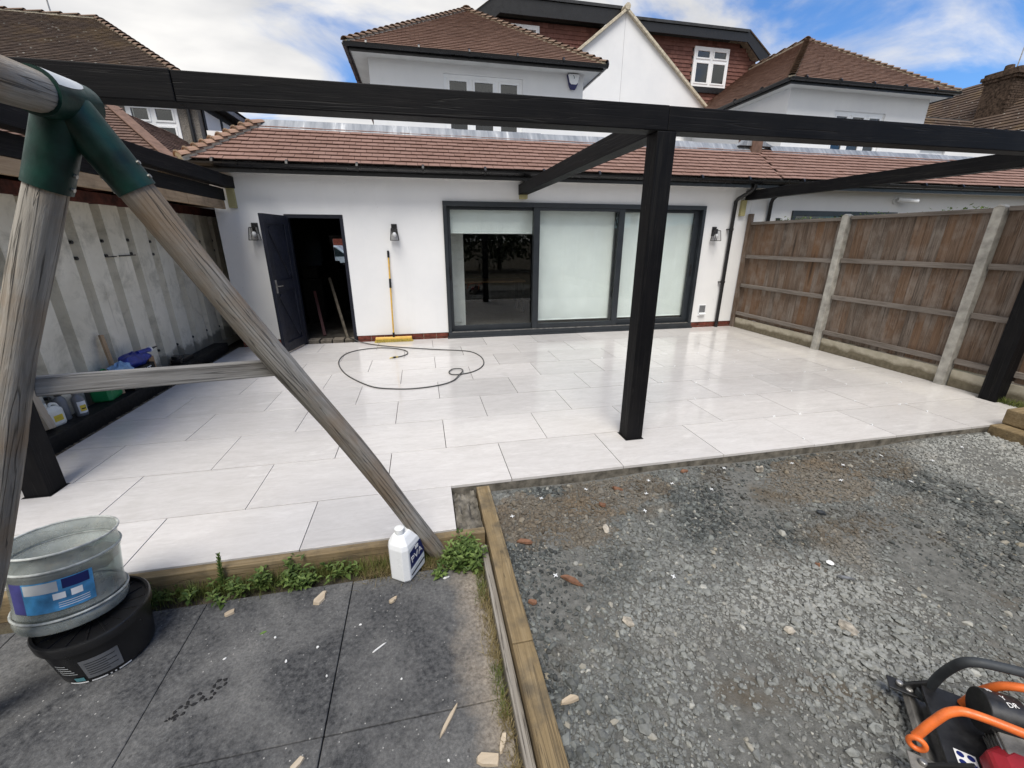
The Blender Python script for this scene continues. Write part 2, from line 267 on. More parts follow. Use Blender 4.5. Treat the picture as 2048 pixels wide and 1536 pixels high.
br = m.noise(m.map(p, (1, 1, 1), loc=(7.3, 2.1, 0)), 1.7, 5, 0.6); c = m.mix(m.ramp(br, [(0.55, 0.0), (0.68, 0.65)]), c, m.ramp(m.noise(p, 50, 3), [(0.3, (0.075, 0.058, 0.040)), (0.7, (0.165, 0.13, 0.09))]))
def patch(cx, cy, r, k):
    global c
    dd_ = m.n('ShaderNodeVectorMath', operation='DISTANCE'); m.l(m.map(p, (1, 1, 0)), dd_.inputs[0]); dd_.inputs[1].default_value = (cx, cy, 0)
    e_ = m.math('ADD', dd_.outputs['Value'], m.math('MULTIPLY', m.noise(p, 3.2, 7, 0.7), -1.1)); c = m.mix(m.ramp(e_, [(r - 0.75, k), (r - 0.25, 0.0)]), c, m.ramp(m.noise(p, 70, 3), [(0.3, (0.23, 0.235, 0.22)), (0.7, (0.44, 0.44, 0.415))]))
def soilpatch(cx, cy, r, k):
    global c
    dd_ = m.n('ShaderNodeVectorMath', operation='DISTANCE'); m.l(m.map(p, (1, 1.6, 0)), dd_.inputs[0]); dd_.inputs[1].default_value = (cx, cy * 1.6, 0)
    e_ = m.math('ADD', dd_.outputs['Value'], m.math('MULTIPLY', m.noise(p, 4.0, 7, 0.72), -0.9)); c = m.mix(m.ramp(e_, [(r - 0.55, k), (r - 0.25, 0.0)]), c, m.ramp(m.noise(p, 45, 4), [(0.3, (0.070, 0.053, 0.036)), (0.7, (0.19, 0.145, 0.095))]))
soilpatch(0.75, 2.25, 0.22, 0.55); soilpatch(1.25, 2.5, 0.15, 0.5); soilpatch(2.9, 2.25, 0.20, 0.55); soilpatch(3.6, 2.45, 0.12, 0.45)
patch(1.35, 0.95, 0.70, 0.40); patch(4.9, 1.9, 0.9, 0.7); patch(2.3, 1.0, 0.45, 0.3)
m.col(c).bump(m.noise(p, 150, 3), 0.3, 0.002); MAT['gravel_stone'] = m.m
# leaves
def leaf(name, lo, hi):
    m = M(name).set(0.55, 0.3); r = m.attr('tone', 'Fac'); m.col(m.ramp(r, [(0.0, lo), (1.0, hi)])); m.b.inputs['Subsurface Weight'].default_value = 0
    t = m.n('ShaderNodeBsdfTranslucent'); m.l(m.ramp(r, [(0.0, lo), (1.0, hi)]), t.inputs[0]); mx = m.n('ShaderNodeMixShader'); mx.inputs[0].default_value = 0.3
    m.l(m.b.outputs[0], mx.inputs[1]); m.l(t.outputs[0], mx.inputs[2]); m.l(mx.outputs[0], m.out.inputs[0]); MAT[name] = m.m
leaf('weed_leaf', (0.045, 0.085, 0.018), (0.20, 0.28, 0.08)); leaf('dry_grass', (0.12, 0.095, 0.035), (0.36, 0.29, 0.15)); leaf('grass_blade', (0.06, 0.09, 0.018), (0.19, 0.21, 0.06)); leaf('hedge_leaf', (0.018, 0.035, 0.010), (0.06, 0.095, 0.025))
# glass: clear pane, fresnel mix of mirror and clear
def glass(name, tint=(0.86, 0.92, 0.90), rough=0.0, extra=0.0):
    m = bpy.data.materials.new(name); m.use_nodes = True; t = m.node_tree; t.nodes.clear()
    o = t.nodes.new('ShaderNodeOutputMaterial'); g = t.nodes.new('ShaderNodeBsdfGlossy'); g.inputs['Roughness'].default_value = rough; tr = t.nodes.new('ShaderNodeBsdfTransparent'); tr.inputs[0].default_value = (*tint, 1)
    lw = t.nodes.new('ShaderNodeLayerWeight'); lw.inputs[0].default_value = 0.5; pw_ = t.nodes.new('ShaderNodeMath'); pw_.operation = 'POWER'; pw_.inputs[1].default_value = 5.0; t.links.new(lw.outputs['Facing'], pw_.inputs[0])
    ad = t.nodes.new('ShaderNodeMath'); ad.operation = 'MULTIPLY_ADD'; ad.inputs[1].default_value = 0.95; ad.inputs[2].default_value = 0.045 + extra; ad.use_clamp = True
    t.links.new(pw_.outputs[0], ad.inputs[0]); mx = t.nodes.new('ShaderNodeMixShader'); t.links.new(ad.outputs[0], mx.inputs[0]); t.links.new(tr.outputs[0], mx.inputs[1]); t.links.new(g.outputs[0], mx.inputs[2]); t.links.new(mx.outputs[0], o.inputs[0]); MAT[name] = m
glass('door_glass', (0.955, 0.975, 0.968)); glass('lamp_glass', (0.9, 0.9, 0.9)); glass('window_glass', (0.5, 0.54, 0.54), 0.02, 0.05)
# cloudy bucket plastic
m = M('cloudy_plastic').set(0.2, 0.5, coat=0.4); p = m.obj(); d = m.noise(p, 9, 7, 0.7)
c = m.ramp(d, [(0.3, (0.24, 0.26, 0.25)), (0.7, (0.44, 0.465, 0.45))]); c = m.mix(m.ramp(m.noise(p, 22, 6, 0.7), [(0.5, 0.0), (0.68, 0.75)]), c, (0.40, 0.385, 0.335)); m.col(c); t = m.n('ShaderNodeBsdfTransparent'); t.inputs[0].default_value = (0.80, 0.85, 0.84, 1); mx = m.n('ShaderNodeMixShader')
m.l(m.ramp(m.noise(p, 6, 5), [(0.3, 0.30), (0.7, 0.74)]), mx.inputs[0]); m.l(m.b.outputs[0], mx.inputs[1]); m.l(t.outputs[0], mx.inputs[2]); m.l(mx.outputs[0], m.out.inputs[0]); MAT['cloudy_plastic'] = m.m
plain('cement_scum', (0.22, 0.21, 0.185), 0.85, 0.2, scale=18, var=0.35, bump=0.6)

# ------------------------------------------------------------------ geometry helpers
class MB:
    def __init__(s, mat=None): s.v = []; s.f = []; s.g = []; s.t = []; s.M = mat
    def add(s, vs, fs, gr=None, tone=None):
        o = len(s.v)
        if s.M is not None: vs2 = [tuple(s.M @ Vector(v)) for v in vs]
        else: vs2 = [tuple(v) for v in vs]
        s.v += vs2; s.f += [tuple(i + o for i in f) for f in fs]
        s.g += (gr if gr is not None else [tuple(v) for v in vs]); s.t += [tone if tone is not None else 0.5] * len(vs)
        return s
    def box(s, x0, x1, y0, y1, z0, z1, axis=None, tone=None):
        vs = [(x, y, z) for z in (z0, z1) for y in (y0, y1) for x in (x0, x1)]
        fs = [(0, 2, 3, 1), (4, 5, 7, 6), (0, 1, 5, 4), (2, 6, 7, 3), (0, 4, 6, 2), (1, 3, 7, 5)]
        gr = None
        if axis is not None:
            gr = [];
            for v in vs:
                w = list(v); w[axis] *= 0.06; w = [w[(axis + 1) % 3], w[(axis + 2) % 3], w[axis]]; gr.append(tuple(w))
        return s.add(vs, fs, gr, tone)
    def beam(s, p, q, w, h, up=(0, 0, 1)):
        """rectangular bar from p to q, width w across, height h along up"""
        p, q, up = Vector(p), Vector(q), Vector(up); d = (q - p); L = d.length; d.normalize(); r = d.cross(up).normalized(); u = r.cross(d)
        vs = []; gr = []
        for e, l in ((p, 0), (q, L)):
            for a, b in ((-1, -1), (1, -1), (1, 1), (-1, 1)):
                vs.append(tuple(e + r * (a * w / 2) + u * (b * h / 2))); gr.append((a * w / 2, b * h / 2, l * 0.06))
        return s.add(vs, [(0, 1, 2, 3), (7, 6, 5, 4), (0, 4, 5, 1), (1, 5, 6, 2), (2, 6, 7, 3), (3, 7, 4, 0)], gr)
    def prism(s, poly, axis, a, b, tone=None):
        """extrude a 2-D polygon along an axis; poly is in the two other axes (cyclic order)"""
        n = len(poly); vs = []
        for k in (a, b):
            for (u, w) in poly:
                v = [0, 0, 0]; v[axis] = k; i, j = [(1, 2), (0, 2), (0, 1)][axis]; v[i] = u; v[j] = w; vs.append(tuple(v))
        fs = [tuple(range(n))[::-1], tuple(range(n, 2 * n))] + [(i, (i + 1) % n, n + (i + 1) % n, n + i) for i in range(n)]
        return s.add(vs, fs, None, tone)
    def tube(s, pts, r, seg=12, caps=True, closed=False):
        pts = [Vector(p) for p in pts]; n = len(pts); rr = r if isinstance(r, (list, tuple)) else [r] * n
        vs = []; gr = []; up = Vector((0, 0, 1)); prev = None; L = 0
        for i, p in enumerate(pts):
            a = pts[i - 1] if (i > 0 or closed) else p; b = pts[(i + 1) % n] if (i < n - 1 or closed) else p
            t = (b - a).normalized()
            if prev is None:
                x = t.cross(up) if abs(t.z) < 0.95 else t.cross(Vector((1, 0, 0)))
            else: x = prev - t * prev.dot(t)
            x.normalize(); prev = x; y = t.cross(x)
            if i: L += (p - pts[i - 1]).length
            for k in range(seg):
                an = 2 * math.pi * k / seg; vs.append(tuple(p + (x * math.cos(an) + y * math.sin(an)) * rr[i])); gr.append((rr[i] * math.cos(an), rr[i] * math.sin(an), L * 0.06))
        fs = []
        for i in range(n if closed else n - 1):
            j = (i + 1) % n
            for k in range(seg): fs.append((i * seg + k, i * seg + (k + 1) % seg, j * seg + (k + 1) % seg, j * seg + k))
        if caps and not closed: fs += [tuple(range(seg))[::-1], tuple(range((n - 1) * seg, n * seg))]
        return s.add(vs, fs, gr)
    def lathe(s, prof, seg=28, axis=None):
        vs = [(r * math.cos(2 * math.pi * k / seg), r * math.sin(2 * math.pi * k / seg), z) for r, z in prof for k in range(seg)]
        fs = [(i * seg + k, i * seg + (k + 1) % seg, (i + 1) * seg + (k + 1) % seg, (i + 1) * seg + k) for i in range(len(prof) - 1) for k in range(seg)]
        if prof[0][0] > 1e-4: pass
        return s.add(vs, fs)
    def build(s, name, mat, parent=None, smooth=False, bevel=0.0, label=None, cat=None, group=None, kind=None):
        me = bpy.data.meshes.new(name); me.from_pydata(s.v, [], s.f); me.update()
        a = me.attributes.new('grain', 'FLOAT_VECTOR', 'POINT'); a.data.foreach_set('vector', np.array(s.g, dtype=np.float32).ravel())
        a = me.attributes.new('tone', 'FLOAT', 'POINT'); a.data.foreach_set('value', np.array(s.t, dtype=np.float32))
        return link(name, me, mat, parent, smooth, bevel, label, cat, group, kind)
def link(name, me, mat, parent=None, smooth=False, bevel=0.0, label=None, cat=None, group=None, kind=None):
    if mat and not me.materials: me.materials.append(MAT[mat] if isinstance(mat, str) else mat)
    if smooth:
        me.polygons.foreach_set('use_smooth', [True] * len(me.polygons))
        try: me.set_sharp_from_angle(angle=rad(40))
        except Exception: pass
    o = bpy.data.objects.new(name, me); C.objects.link(o)
    if parent is not None:
        o.parent = parent
        if parent.type == 'EMPTY': o.matrix_parent_inverse = Matrix.Translation(-Vector(parent.location))
    if bevel:
        b = o.modifiers.new('bevel', 'BEVEL'); b.width = bevel; b.segments = 2; b.limit_method = 'ANGLE'; b.angle_limit = rad(40)
    tag(o, label, cat, group, kind); return o
def tag(o, label=None, cat=None, group=None, kind=None):
    if label: o['label'] = label
    if cat: o['category'] = cat
    if group: o['group'] = group
    if kind: o['kind'] = kind
def thing(name, label, cat, loc=(0, 0, 0), group=None):
    o = bpy.data.objects.new(name, None); C.objects.link(o); o.location = loc; o.empty_display_size = 0.1; tag(o, label, cat, group); return o
def shared(name, me, loc, parent, mat=None):
    """an object that reuses mesh data, placed at a world location"""
    o = bpy.data.objects.new(name, me); C.objects.link(o); o.parent = parent
    if parent.type == 'EMPTY': o.matrix_parent_inverse = Matrix.Translation(-Vector(parent.location))
    o.location = loc; return o
def bulk(name, v, quads, mat, parent=None, tone=None, kind='stuff', label=None, cat=None, smooth=False):
    """big mesh from numpy: v (n,3), quads (m,k)"""
    me = bpy.data.meshes.new(name); k = quads.shape[1]
    me.vertices.add(len(v)); me.vertices.foreach_set('co', v.astype(np.float32).ravel())
    me.loops.add(quads.size); me.loops.foreach_set('vertex_index', quads.astype(np.int32).ravel())
    me.polygons.add(len(quads)); me.polygons.foreach_set('loop_start', np.arange(0, quads.size, k, dtype=np.int32)); me.polygons.foreach_set('loop_total', np.full(len(quads), k, dtype=np.int32))
    me.polygons.foreach_set('use_smooth', np.full(len(quads), bool(smooth)))
    me.update(calc_edges=True); me.validate()
    if tone is not None:
        a = me.attributes.new('tone', 'FLOAT', 'POINT'); a.data.foreach_set('value', tone.astype(np.float32))
    return link(name, me, mat, parent, smooth=smooth, kind=kind, label=label, cat=cat)
def smoothpath(pts, n=8, closed=False):
    P = [np.array(p, float) for p in pts]; out = []; N = len(P)
    for i in range(N if closed else N - 1):
        p1, p2 = P[i], P[(i + 1) % N]; p0 = P[i - 1] if (i > 0 or closed) else 2 * p1 - p2; p3 = P[(i + 2) % N] if (i < N - 2 or closed) else 2 * p2 - p1
        for k in range(n):
            t = k / n; out.append(tuple(0.5 * ((2 * p1) + (-p0 + p2) * t + (2 * p0 - 5 * p1 + 4 * p2 - p3) * t * t + (-p0 + 3 * p1 - 3 * p2 + p3) * t ** 3)))
    if not closed: out.append(tuple(P[-1]))
    return out
def text(name, body, size, mtx, mat, parent, depth=0.0006):
    cu = bpy.data.curves.new(name, 'FONT'); cu.body = body; cu.size = size; cu.extrude = depth; cu.align_x = 'CENTER'; cu.align_y = 'CENTER'
    o = bpy.data.objects.new(name + '_tmp', cu); C.objects.link(o); dg = bpy.context.evaluated_depsgraph_get(); me = bpy.data.meshes.new_from_object(o.evaluated_get(dg)); bpy.data.objects.remove(o)
    me.transform(mtx); me.materials.clear(); return link(name, me, mat, parent)
def wall(name, mat, parent, x0, x1, z0, z1, y, thick, holes=(), kind=None, **kw):
    """wall facing -y with reveals round its openings"""
    b = MB(); xs = sorted({x0, x1, *[h[0] for h in holes], *[h[1] for h in holes]}); zs = sorted({z0, z1, *[h[2] for h in holes], *[h[3] for h in holes]})
    for yy in (y, y + thick):
        for i in range(len(xs) - 1):
            for j in range(len(zs) - 1):
                cx, cz = (xs[i] + xs[i + 1]) / 2, (zs[j] + zs[j + 1]) / 2
                if any(h[0] < cx < h[1] and h[2] < cz < h[3] for h in holes): continue
                q = [(xs[i], yy, zs[j]), (xs[i + 1], yy, zs[j]), (xs[i + 1], yy, zs[j + 1]), (xs[i], yy, zs[j + 1])]
                b.add(q, [(0, 1, 2, 3) if yy == y else (3, 2, 1, 0)])
    def rim(a0, a1, c0, c1, inside):
        P = [(a0, c0), (a1, c0), (a1, c1), (a0, c1)]
        for k in range(4):
            (ax, az), (bx_, bz) = P[k], P[(k + 1) % 4]
            if inside and az == bz == z0: continue
            b.add([(ax, y, az), (bx_, y, bz), (bx_, y + thick, bz), (ax, y + thick, az)], [(0, 1, 2, 3)[::(1 if inside else -1)]])
    for h in holes: rim(*h, True)
    b.add([(x0, y, z1), (x1, y, z1), (x1, y + thick, z1), (x0, y + thick, z1)], [(0, 1, 2, 3)])
    for xe in (x0, x1): b.add([(xe, y, z0), (xe, y, z1), (xe, y + thick, z1), (xe, y + thick, z0)], [(0, 1, 2, 3)])
    return b.build(name, mat, parent, kind=kind, **kw)

# ------------------------------------------------------------------ ground, patio base
b = MB(); b.add([(-400, -400, -0.16), (400, -400, -0.16), (400, 400, -0.16), (-400, 400, -0.16)], [(0, 1, 2, 3)]); b.build('ground', 'dirt', kind='structure')
X0E, X0O, Y0 = 0.110, 0.560, 2.641       # half-bond paving set out from the photograph
WALL_Y, RIGHT, LEFT, FRONT = 7.5, 6.235, -3.03, 2.155
pat = thing('patio', 'pale porcelain patio', 'patio', (0, 4.5, 0)); del pat['label']; del pat['category']; pat['kind'] = 'structure'
b = MB(); b.box(LEFT + 0.01, RIGHT - 0.01, Y0 + 0.012, 7.48, -0.15, -0.0245); b.box(-4.2, LEFT + 0.01, Y0 + 0.012, 3.22, -0.15, -0.0245); b.box(-4.2, 0.105, FRONT + 0.004, Y0 + 0.012, -0.15, -0.0245)
b.build('mortar_bed', 'joint_dark', pat)
b = MB(); b.box(0.112, RIGHT - 0.01, Y0 + 0.006, Y0 + 0.0118, -0.14, -0.0242); b.build('mortar_edge', 'bed_mortar', pat)
J = 0.0026; JY = 0.0036
full = MB(); full.box(J, 0.9 - J, JY, 0.6 - JY, -0.022, 0.0); fm = None
def tile(x0, x1, y0, y1):
    global fm
    dz = random.uniform(-0.0009, 0.0009)
    if abs(x1 - x0 - 0.9) < 1e-4 and abs(y1 - y0 - 0.6) < 1e-4:
        if fm is None: fo = full.build('tile', 'porcelain', pat, bevel=0.0005); fm = fo; fo.location = (x0, y0, dz); return
        o = shared('tile', fm.data, (x0, y0, dz), pat)
    else:
        t = MB(); t.box(J, x1 - x0 - J, JY, y1 - y0 - JY, -0.022, 0.0); o = t.build('tile', 'porcelain', pat); o.location = (x0, y0, dz)
    bv = o.modifiers.new('bevel', 'BEVEL'); bv.width = 0.0005; bv.segments = 1
for k in range(0, 9):
    ya, yb = Y0 + 0.6 * (k - 1), Y0 + 0.6 * k; off = X0E if k % 2 == 0 else X0O
    lo, hi = (-4.2, RIGHT) if k == 1 else ((-4.2, 0.112) if k == 0 else (LEFT, RIGHT))
    if k == 0: ya = FRONT
    n = math.floor((lo - off) / 0.9)
    while off + 0.9 * n < hi - 1e-6:
        a, c = max(lo, off + 0.9 * n), min(hi, off + 0.9 * (n + 1)); n += 1
        if c - a > 0.03: tile(a, c, ya, yb)
for a in np.arange(LEFT, RIGHT, 0.9): tile(float(a), min(float(a) + 0.8999, RIGHT), Y0 + 4.8, 7.486)
# lumpy mortar patch in the notch
b = MB(); n = 14
vs = [(0.116 + 0.164 * i / n, FRONT + 0.006 + 0.465 * j / n, -0.075 + 0.03 * random.random() + (0.03 if 4 < j < 9 and i < 9 else 0)) for j in range(n + 1) for i in range(n + 1)]
b.add(vs, [(j * (n + 1) + i, j * (n + 1) + i + 1, (j + 1) * (n + 1) + i + 1, (j + 1) * (n + 1) + i) for j in range(n) for i in range(n)]); b.build('mortar_patch', 'bed_mortar', smooth=True, kind='structure')

# rubber mats under the swing
mats = thing('safety_matting', 'x', 'x', (-0.5, 1.2, -0.13)); del mats['label']; del mats['category']; mats['kind'] = 'structure'
ys = [-0.45, 0.372, 1.195, 1.985]; xs = [-3.7, -2.87, -2.04, -1.212, -0.485, 0.232]
for i in range(5):
    for j in range(3):
        t = MB(); t.box(xs[i] + 0.002, xs[i + 1] - 0.002, ys[j] + 0.002, ys[j + 1] - 0.002, -0.155, -0.12 + random.uniform(-0.003, 0.0015)); t.build('mat', 'rubber_mat', mats, bevel=0.004)
# gravel bed
n = 60; XS = np.linspace(0.39, 6.6, n + 1); YS = np.linspace(-2.2, 2.66, n + 1); gx, gy = np.meshgrid(XS, YS)
def gz(x, y): return -0.088 + 0.010 * np.sin(2.1 * x + 1.3 * y) + 0.008 * np.sin(4.7 * x - 3.1 * y + 1) + 0.016 * np.clip((x - 2.5) / 3, 0, 1)
v = np.stack([gx.ravel(), gy.ravel(), gz(gx, gy).ravel()], 1); ii = np.arange(n)[None, :] + (n + 1) * np.arange(n)[:, None]; q = np.stack([ii, ii + 1, ii + n + 2, ii + n + 1], -1).reshape(-1, 4)
bulk('gravel_ground', v, q, 'gravel_bed', kind='structure', smooth=True)
# gravel stones: flattened irregular icosahedra
def ico():
    t = (1 + 5 ** 0.5) / 2
    V = np.array([(-1, t, 0), (1, t, 0), (-1, -t, 0), (1, -t, 0), (0, -1, t), (0, 1, t), (0, -1, -t), (0, 1, -t), (t, 0, -1), (t, 0, 1), (-t, 0, -1), (-t, 0, 1)], float); V /= np.linalg.norm(V[0])
    F = np.array([(0, 11, 5), (0, 5, 1), (0, 1, 7), (0, 7, 10), (0, 10, 11), (1, 5, 9), (5, 11, 4), (11, 10, 2), (10, 7, 6), (7, 1, 8), (3, 9, 4), (3, 4, 2), (3, 2, 6), (3, 6, 8), (3, 8, 9), (4, 9, 5), (2, 4, 11), (6, 2, 10), (8, 6, 7), (9, 8, 1)]); return V, F
IV, IF = ico()
def stones(px, py, pz, size, tone, flat=(0.35, 0.75)):
    N = len(px); V = np.repeat(IV[None], N, 0) * RNG.uniform(0.72, 1.28, (N, 12, 1)); sx = RNG.uniform(0.7, 1.35, N); sz = RNG.uniform(*flat, N)
    V = V * (np.stack([sx, 1 / sx, sz], 1) * size[:, None])[:, None, :]; a = RNG.uniform(0, 6.283, N); tl = RNG.normal(0, 0.25, N)
    c, s_ = np.cos(tl), np.sin(tl); y = V[:, :, 1] * c[:, None] - V[:, :, 2] * s_[:, None]; z = V[:, :, 1] * s_[:, None] + V[:, :, 2] * c[:, None]; x = V[:, :, 0]
    c, s_ = np.cos(a), np.sin(a); X = x * c[:, None] - y * s_[:, None]; Y = x * s_[:, None] + y * c[:, None]
    out = np.stack([X + px[:, None], Y + py[:, None], z + pz[:, None]], -1).reshape(-1, 3); F = (IF[None] + 12 * np.arange(N)[:, None, None]).reshape(-1, 3); return out, F, np.repeat(tone, 12)
N = 95000; px = 0.40 + 5.75 * RNG.random(N) ** 1.35; py = -0.3 + 2.92 * RNG.random(N) ** 0.8
clump = np.sin(3.1 * px + 1.7 * py) + np.sin(5.3 * px - 4.1 * py + 2) + RNG.normal(0, 0.8, N); keep = clump > -1.2; px, py = px[keep], py[keep]; N = len(px)
size = np.clip(RNG.lognormal(-4.98, 0.46, N), 0.0032, 0.022); size *= np.where(clump[keep] > 0.7, 1.15, 0.85); tone = RNG.beta(1.7, 2.0, N) * 0.9; ex = RNG.random(N) < 0.035; tone = np.where(ex, RNG.uniform(0.9, 1.0, N), tone)
v, f, t = stones(px, py, gz(px, py) + size * 0.32, size, tone, (0.45, 0.95)); bulk('gravel', v, f, 'gravel_stone', tone=t, label='dark grey crushed gravel over the unfinished ground', cat='gravel')

# ------------------------------------------------------------------ edging timbers
def bar(name, x0, x1, y0, y1, z0, z1, axis, mat, label, group=None, cat='sleeper', bev=0.005):
    t = MB(); t.box(x0, x1, y0, y1, z0, z1, axis); return t.build(name, mat, bevel=bev, label=label, cat=cat, group=group)
bar('edging_timber', -4.0, 0.278, 2.098, 2.150, -0.16, -0.004, 0, 'treated_timber', 'yellow brown timber on edge holding the patio front behind the weeds', cat='timber')
bar('edging_timber', 0.287, 0.384, 1.343, 2.612, -0.16, -0.012, 1, 'treated_timber', 'yellow brown timber between gravel and mats, meeting the patio corner', cat='timber')
bar('edging_timber', 0.287, 0.384, -0.6, 1.340, -0.16, -0.014, 1, 'treated_timber', 'yellow brown timber between gravel and mats, running away from the patio', cat='timber')
bar('weathered_board', 0.243, 0.281, -0.6, 2.06, -0.16, -0.062, 1, 'old_board', 'split grey old board along the grassy mat edge', cat='board', bev=0.008)
bar('railway_sleeper', 5.33, 6.60, 2.34, 2.60, 0.036, 0.185, 0, 'treated_timber', 'upper brown timber block at the patio corner beside the fence', cat='sleeper', bev=0.012)
bar('railway_sleeper', 5.20, 6.60, 2.30, 2.605, -0.12, 0.032, 0, 'treated_timber', 'lower brown timber block on the gravel at the patio corner', cat='sleeper', bev=0.012)
bar('black_sleeper', -3.32, -3.115, 3.62, 5.62, -0.10, 0.12, 1, 'tar_black', 'black painted sleeper carrying the white jug and green can', cat='sleeper', bev=0.01)
bar('black_sleeper', -3.32, -3.115, 5.63, 7.34, -0.10, 0.12, 1, 'tar_black', 'black painted sleeper running to the white wall', cat='sleeper', bev=0.01)

# ------------------------------------------------------------------ tile fields for roofs
def tile_field(o, u, v, nrm, wid, rows, gauge, tw, inside, thick=0.014, stag=True, tl=1.25):
    """boxes of roof tiles on a plane; returns list of (corner frame, tone). o origin at eave, u along eave, v up slope"""
    out = []
    for r in range(rows):
        s0 = -tw * (0.5 if (stag and r % 2) else 0); n = int(wid / tw) + 2
        for i in range(n):
            a = s0 + i * tw
            if inside(a + tw / 2, r * gauge + gauge / 2): out.append((a, r * gauge))
    return out
def tiles_bulk(name, fields, mat, parent):
    """fields: list of (o,u,v,n,[(a,s)],gauge,tw,thick)"""
    VV = []; QQ = []; TT = []; base = 0
    box = np.array([(0, 2, 3, 1), (4, 5, 7, 6), (0, 1, 5, 4), (0, 4, 6, 2), (1, 3, 7, 5)])
    for (o, u, v, n, cells, g, tw, th) in fields:
        if not cells: continue
        o, u, v, n = (np.array(x, float) for x in (o, u, v, n)); A = np.array(cells); K = len(A); gap = 0.0025
        lift = RNG.uniform(0.0, 0.004, K)
        a0 = A[:, 0] + gap; a1 = A[:, 0] + tw - gap; s0 = A[:, 1] - 0.012 + RNG.uniform(-0.003, 0.003, K); s1 = A[:, 1] + g * 1.06
        P = []
        for (z0, z1) in ((0.0, -th), (th, 0.004)):                   # bottom then top; tail proud, head tucked
            for (s, zz) in ((s0, z0 + 0.012), (s1, z1)):
                for aa in (a0, a1): P.append(o + aa[:, None] * u + s[:, None] * v + (zz + lift)[:, None] * n)
        P = np.stack(P, 1).reshape(-1, 3); VV.append(P); QQ.append((box[None] + 8 * np.arange(K)[:, None, None]).reshape(-1, 4) + base); TT.append(np.repeat(RNG.random(K), 8)); base += len(P)
    return bulk(name, np.concatenate(VV), np.concatenate(QQ), mat, parent, np.concatenate(TT))
def tile_proto(u, v, n, g, tw, th):
    u, v, n = Vector(u), Vector(v), Vector(n); gap = 0.0025; t = MB(); vs = []
    for (z0, z1) in ((0.0, -th), (th, 0.004)):
        for (s, zz) in ((-0.012, z0 + 0.012), (g * 1.06, z1)):
            for aa in (gap, tw - gap): vs.append(tuple(u * aa + v * s + n * zz))
    t.add(vs, [(0, 2, 3, 1), (4, 5, 7, 6), (0, 1, 5, 4), (0, 4, 6, 2), (1, 3, 7, 5)]); return t
def hip_caps(p, q, n, wl, mat, parent, name, single=False, r=0.11, side=None):
    """bonnet tiles stepping up a hip from p to q"""
    p, q = Vector(p), Vector(q); d = (q - p); L = d.length; d.normalize(); x = d.cross(Vector((0, 0, 1))).normalized(); y = x.cross(d); step = L / n
    def cap(k, b):
        seg = 6; vs = []
        for (e, lift, rr) in ((k * step - 0.02, 0.035, r), ((k + 1) * step + 0.05, 0.0, r * 0.8)):
            for w in (0.0, -0.014):
                for i in range(seg + 1):
                    an = math.pi * (0.12 + 0.76 * i / seg); c = p + d * e + y * (lift - 0.055); vs.append(tuple(c + x * math.cos(an) * (rr + w) + y * math.sin(an) * (rr + w) * 0.75))
        m_ = seg + 1; fs = []
        for i in range(seg):
            fs += [(i, i + 1, 2 * m_ + i + 1, 2 * m_ + i), (m_ + i, 3 * m_ + i, 3 * m_ + i + 1, m_ + i + 1), (i, m_ + i, m_ + i + 1, i + 1)]
        fs += [(0, 2 * m_, 3 * m_, m_), (seg, m_ + seg, 3 * m_ + seg, 2 * m_ + seg)]
        # mortar fill in the mouth of the cap
        b.add(vs, fs, None, random.random())
    fil = MB(); fil.beam(p - Vector((0, 0, 0.045)), q - Vector((0, 0, 0.045)), r * 1.3, 0.06); fil.build('mortar_fillet', 'cream_mortar', parent)
    if single:
        for k in range(n):
            b = MB(); cap(k, b); o = b.build(name, mat, parent)
            mb = MB(); c = p + d * (k * step - 0.006); vs = [tuple(c + y * -0.05)] + [tuple(c + y * 0.004 + x * math.cos(math.pi * (0.12 + 0.76 * i / 6)) * r * 0.9 + y * math.sin(math.pi * (0.12 + 0.76 * i / 6)) * r * 0.66) for i in range(7)]
            mb.add(vs, [(0, i + 2, i + 1) for i in range(6)]); mb.build('mortar', 'cream_mortar', o)
    else:
        b = MB()
        for k in range(n): cap(k, b)
        b.build(name, mat, parent, kind='stuff')
def gutter(parent, p, q, r=0.056, name='gutter'):
    p, q = Vector(p), Vector(q); d = (q - p).normalized(); x = Vector((d.y, -d.x, 0)).normalized(); b = MB(); seg = 8; vs = []
    for e in (p, q):
        for rr in (r, r - 0.006):
            for i in range(seg + 1):
                an = math.pi * i / seg; vs.append(tuple(e + x * math.cos(an) * rr - Vector((0, 0, 1)) * math.sin(an) * rr))
    m_ = seg + 1; fs = []
    for i in range(seg): fs += [(i, i + 1, 2 * m_ + i + 1, 2 * m_ + i), (m_ + i, 3 * m_ + i, 3 * m_ + i + 1, m_ + i + 1)]
    fs += [(0, 2 * m_, 3 * m_, m_), (seg, m_ + seg, 3 * m_ + seg, 2 * m_ + seg), tuple(range(0, m_)), tuple(range(2 * m_, 3 * m_))[::-1]]
    b.add(vs, fs); g = b.build(name, 'black_plastic', parent); L = (q - p).length; k = 0.4
    while k < L:
        c = p + d * k; t = MB(); t.tube([tuple(c + d * -0.016), tuple(c + d * 0.016)], r + 0.006, 10); t.build('bracket', 'black_plastic', g); k += 0.95
    return g
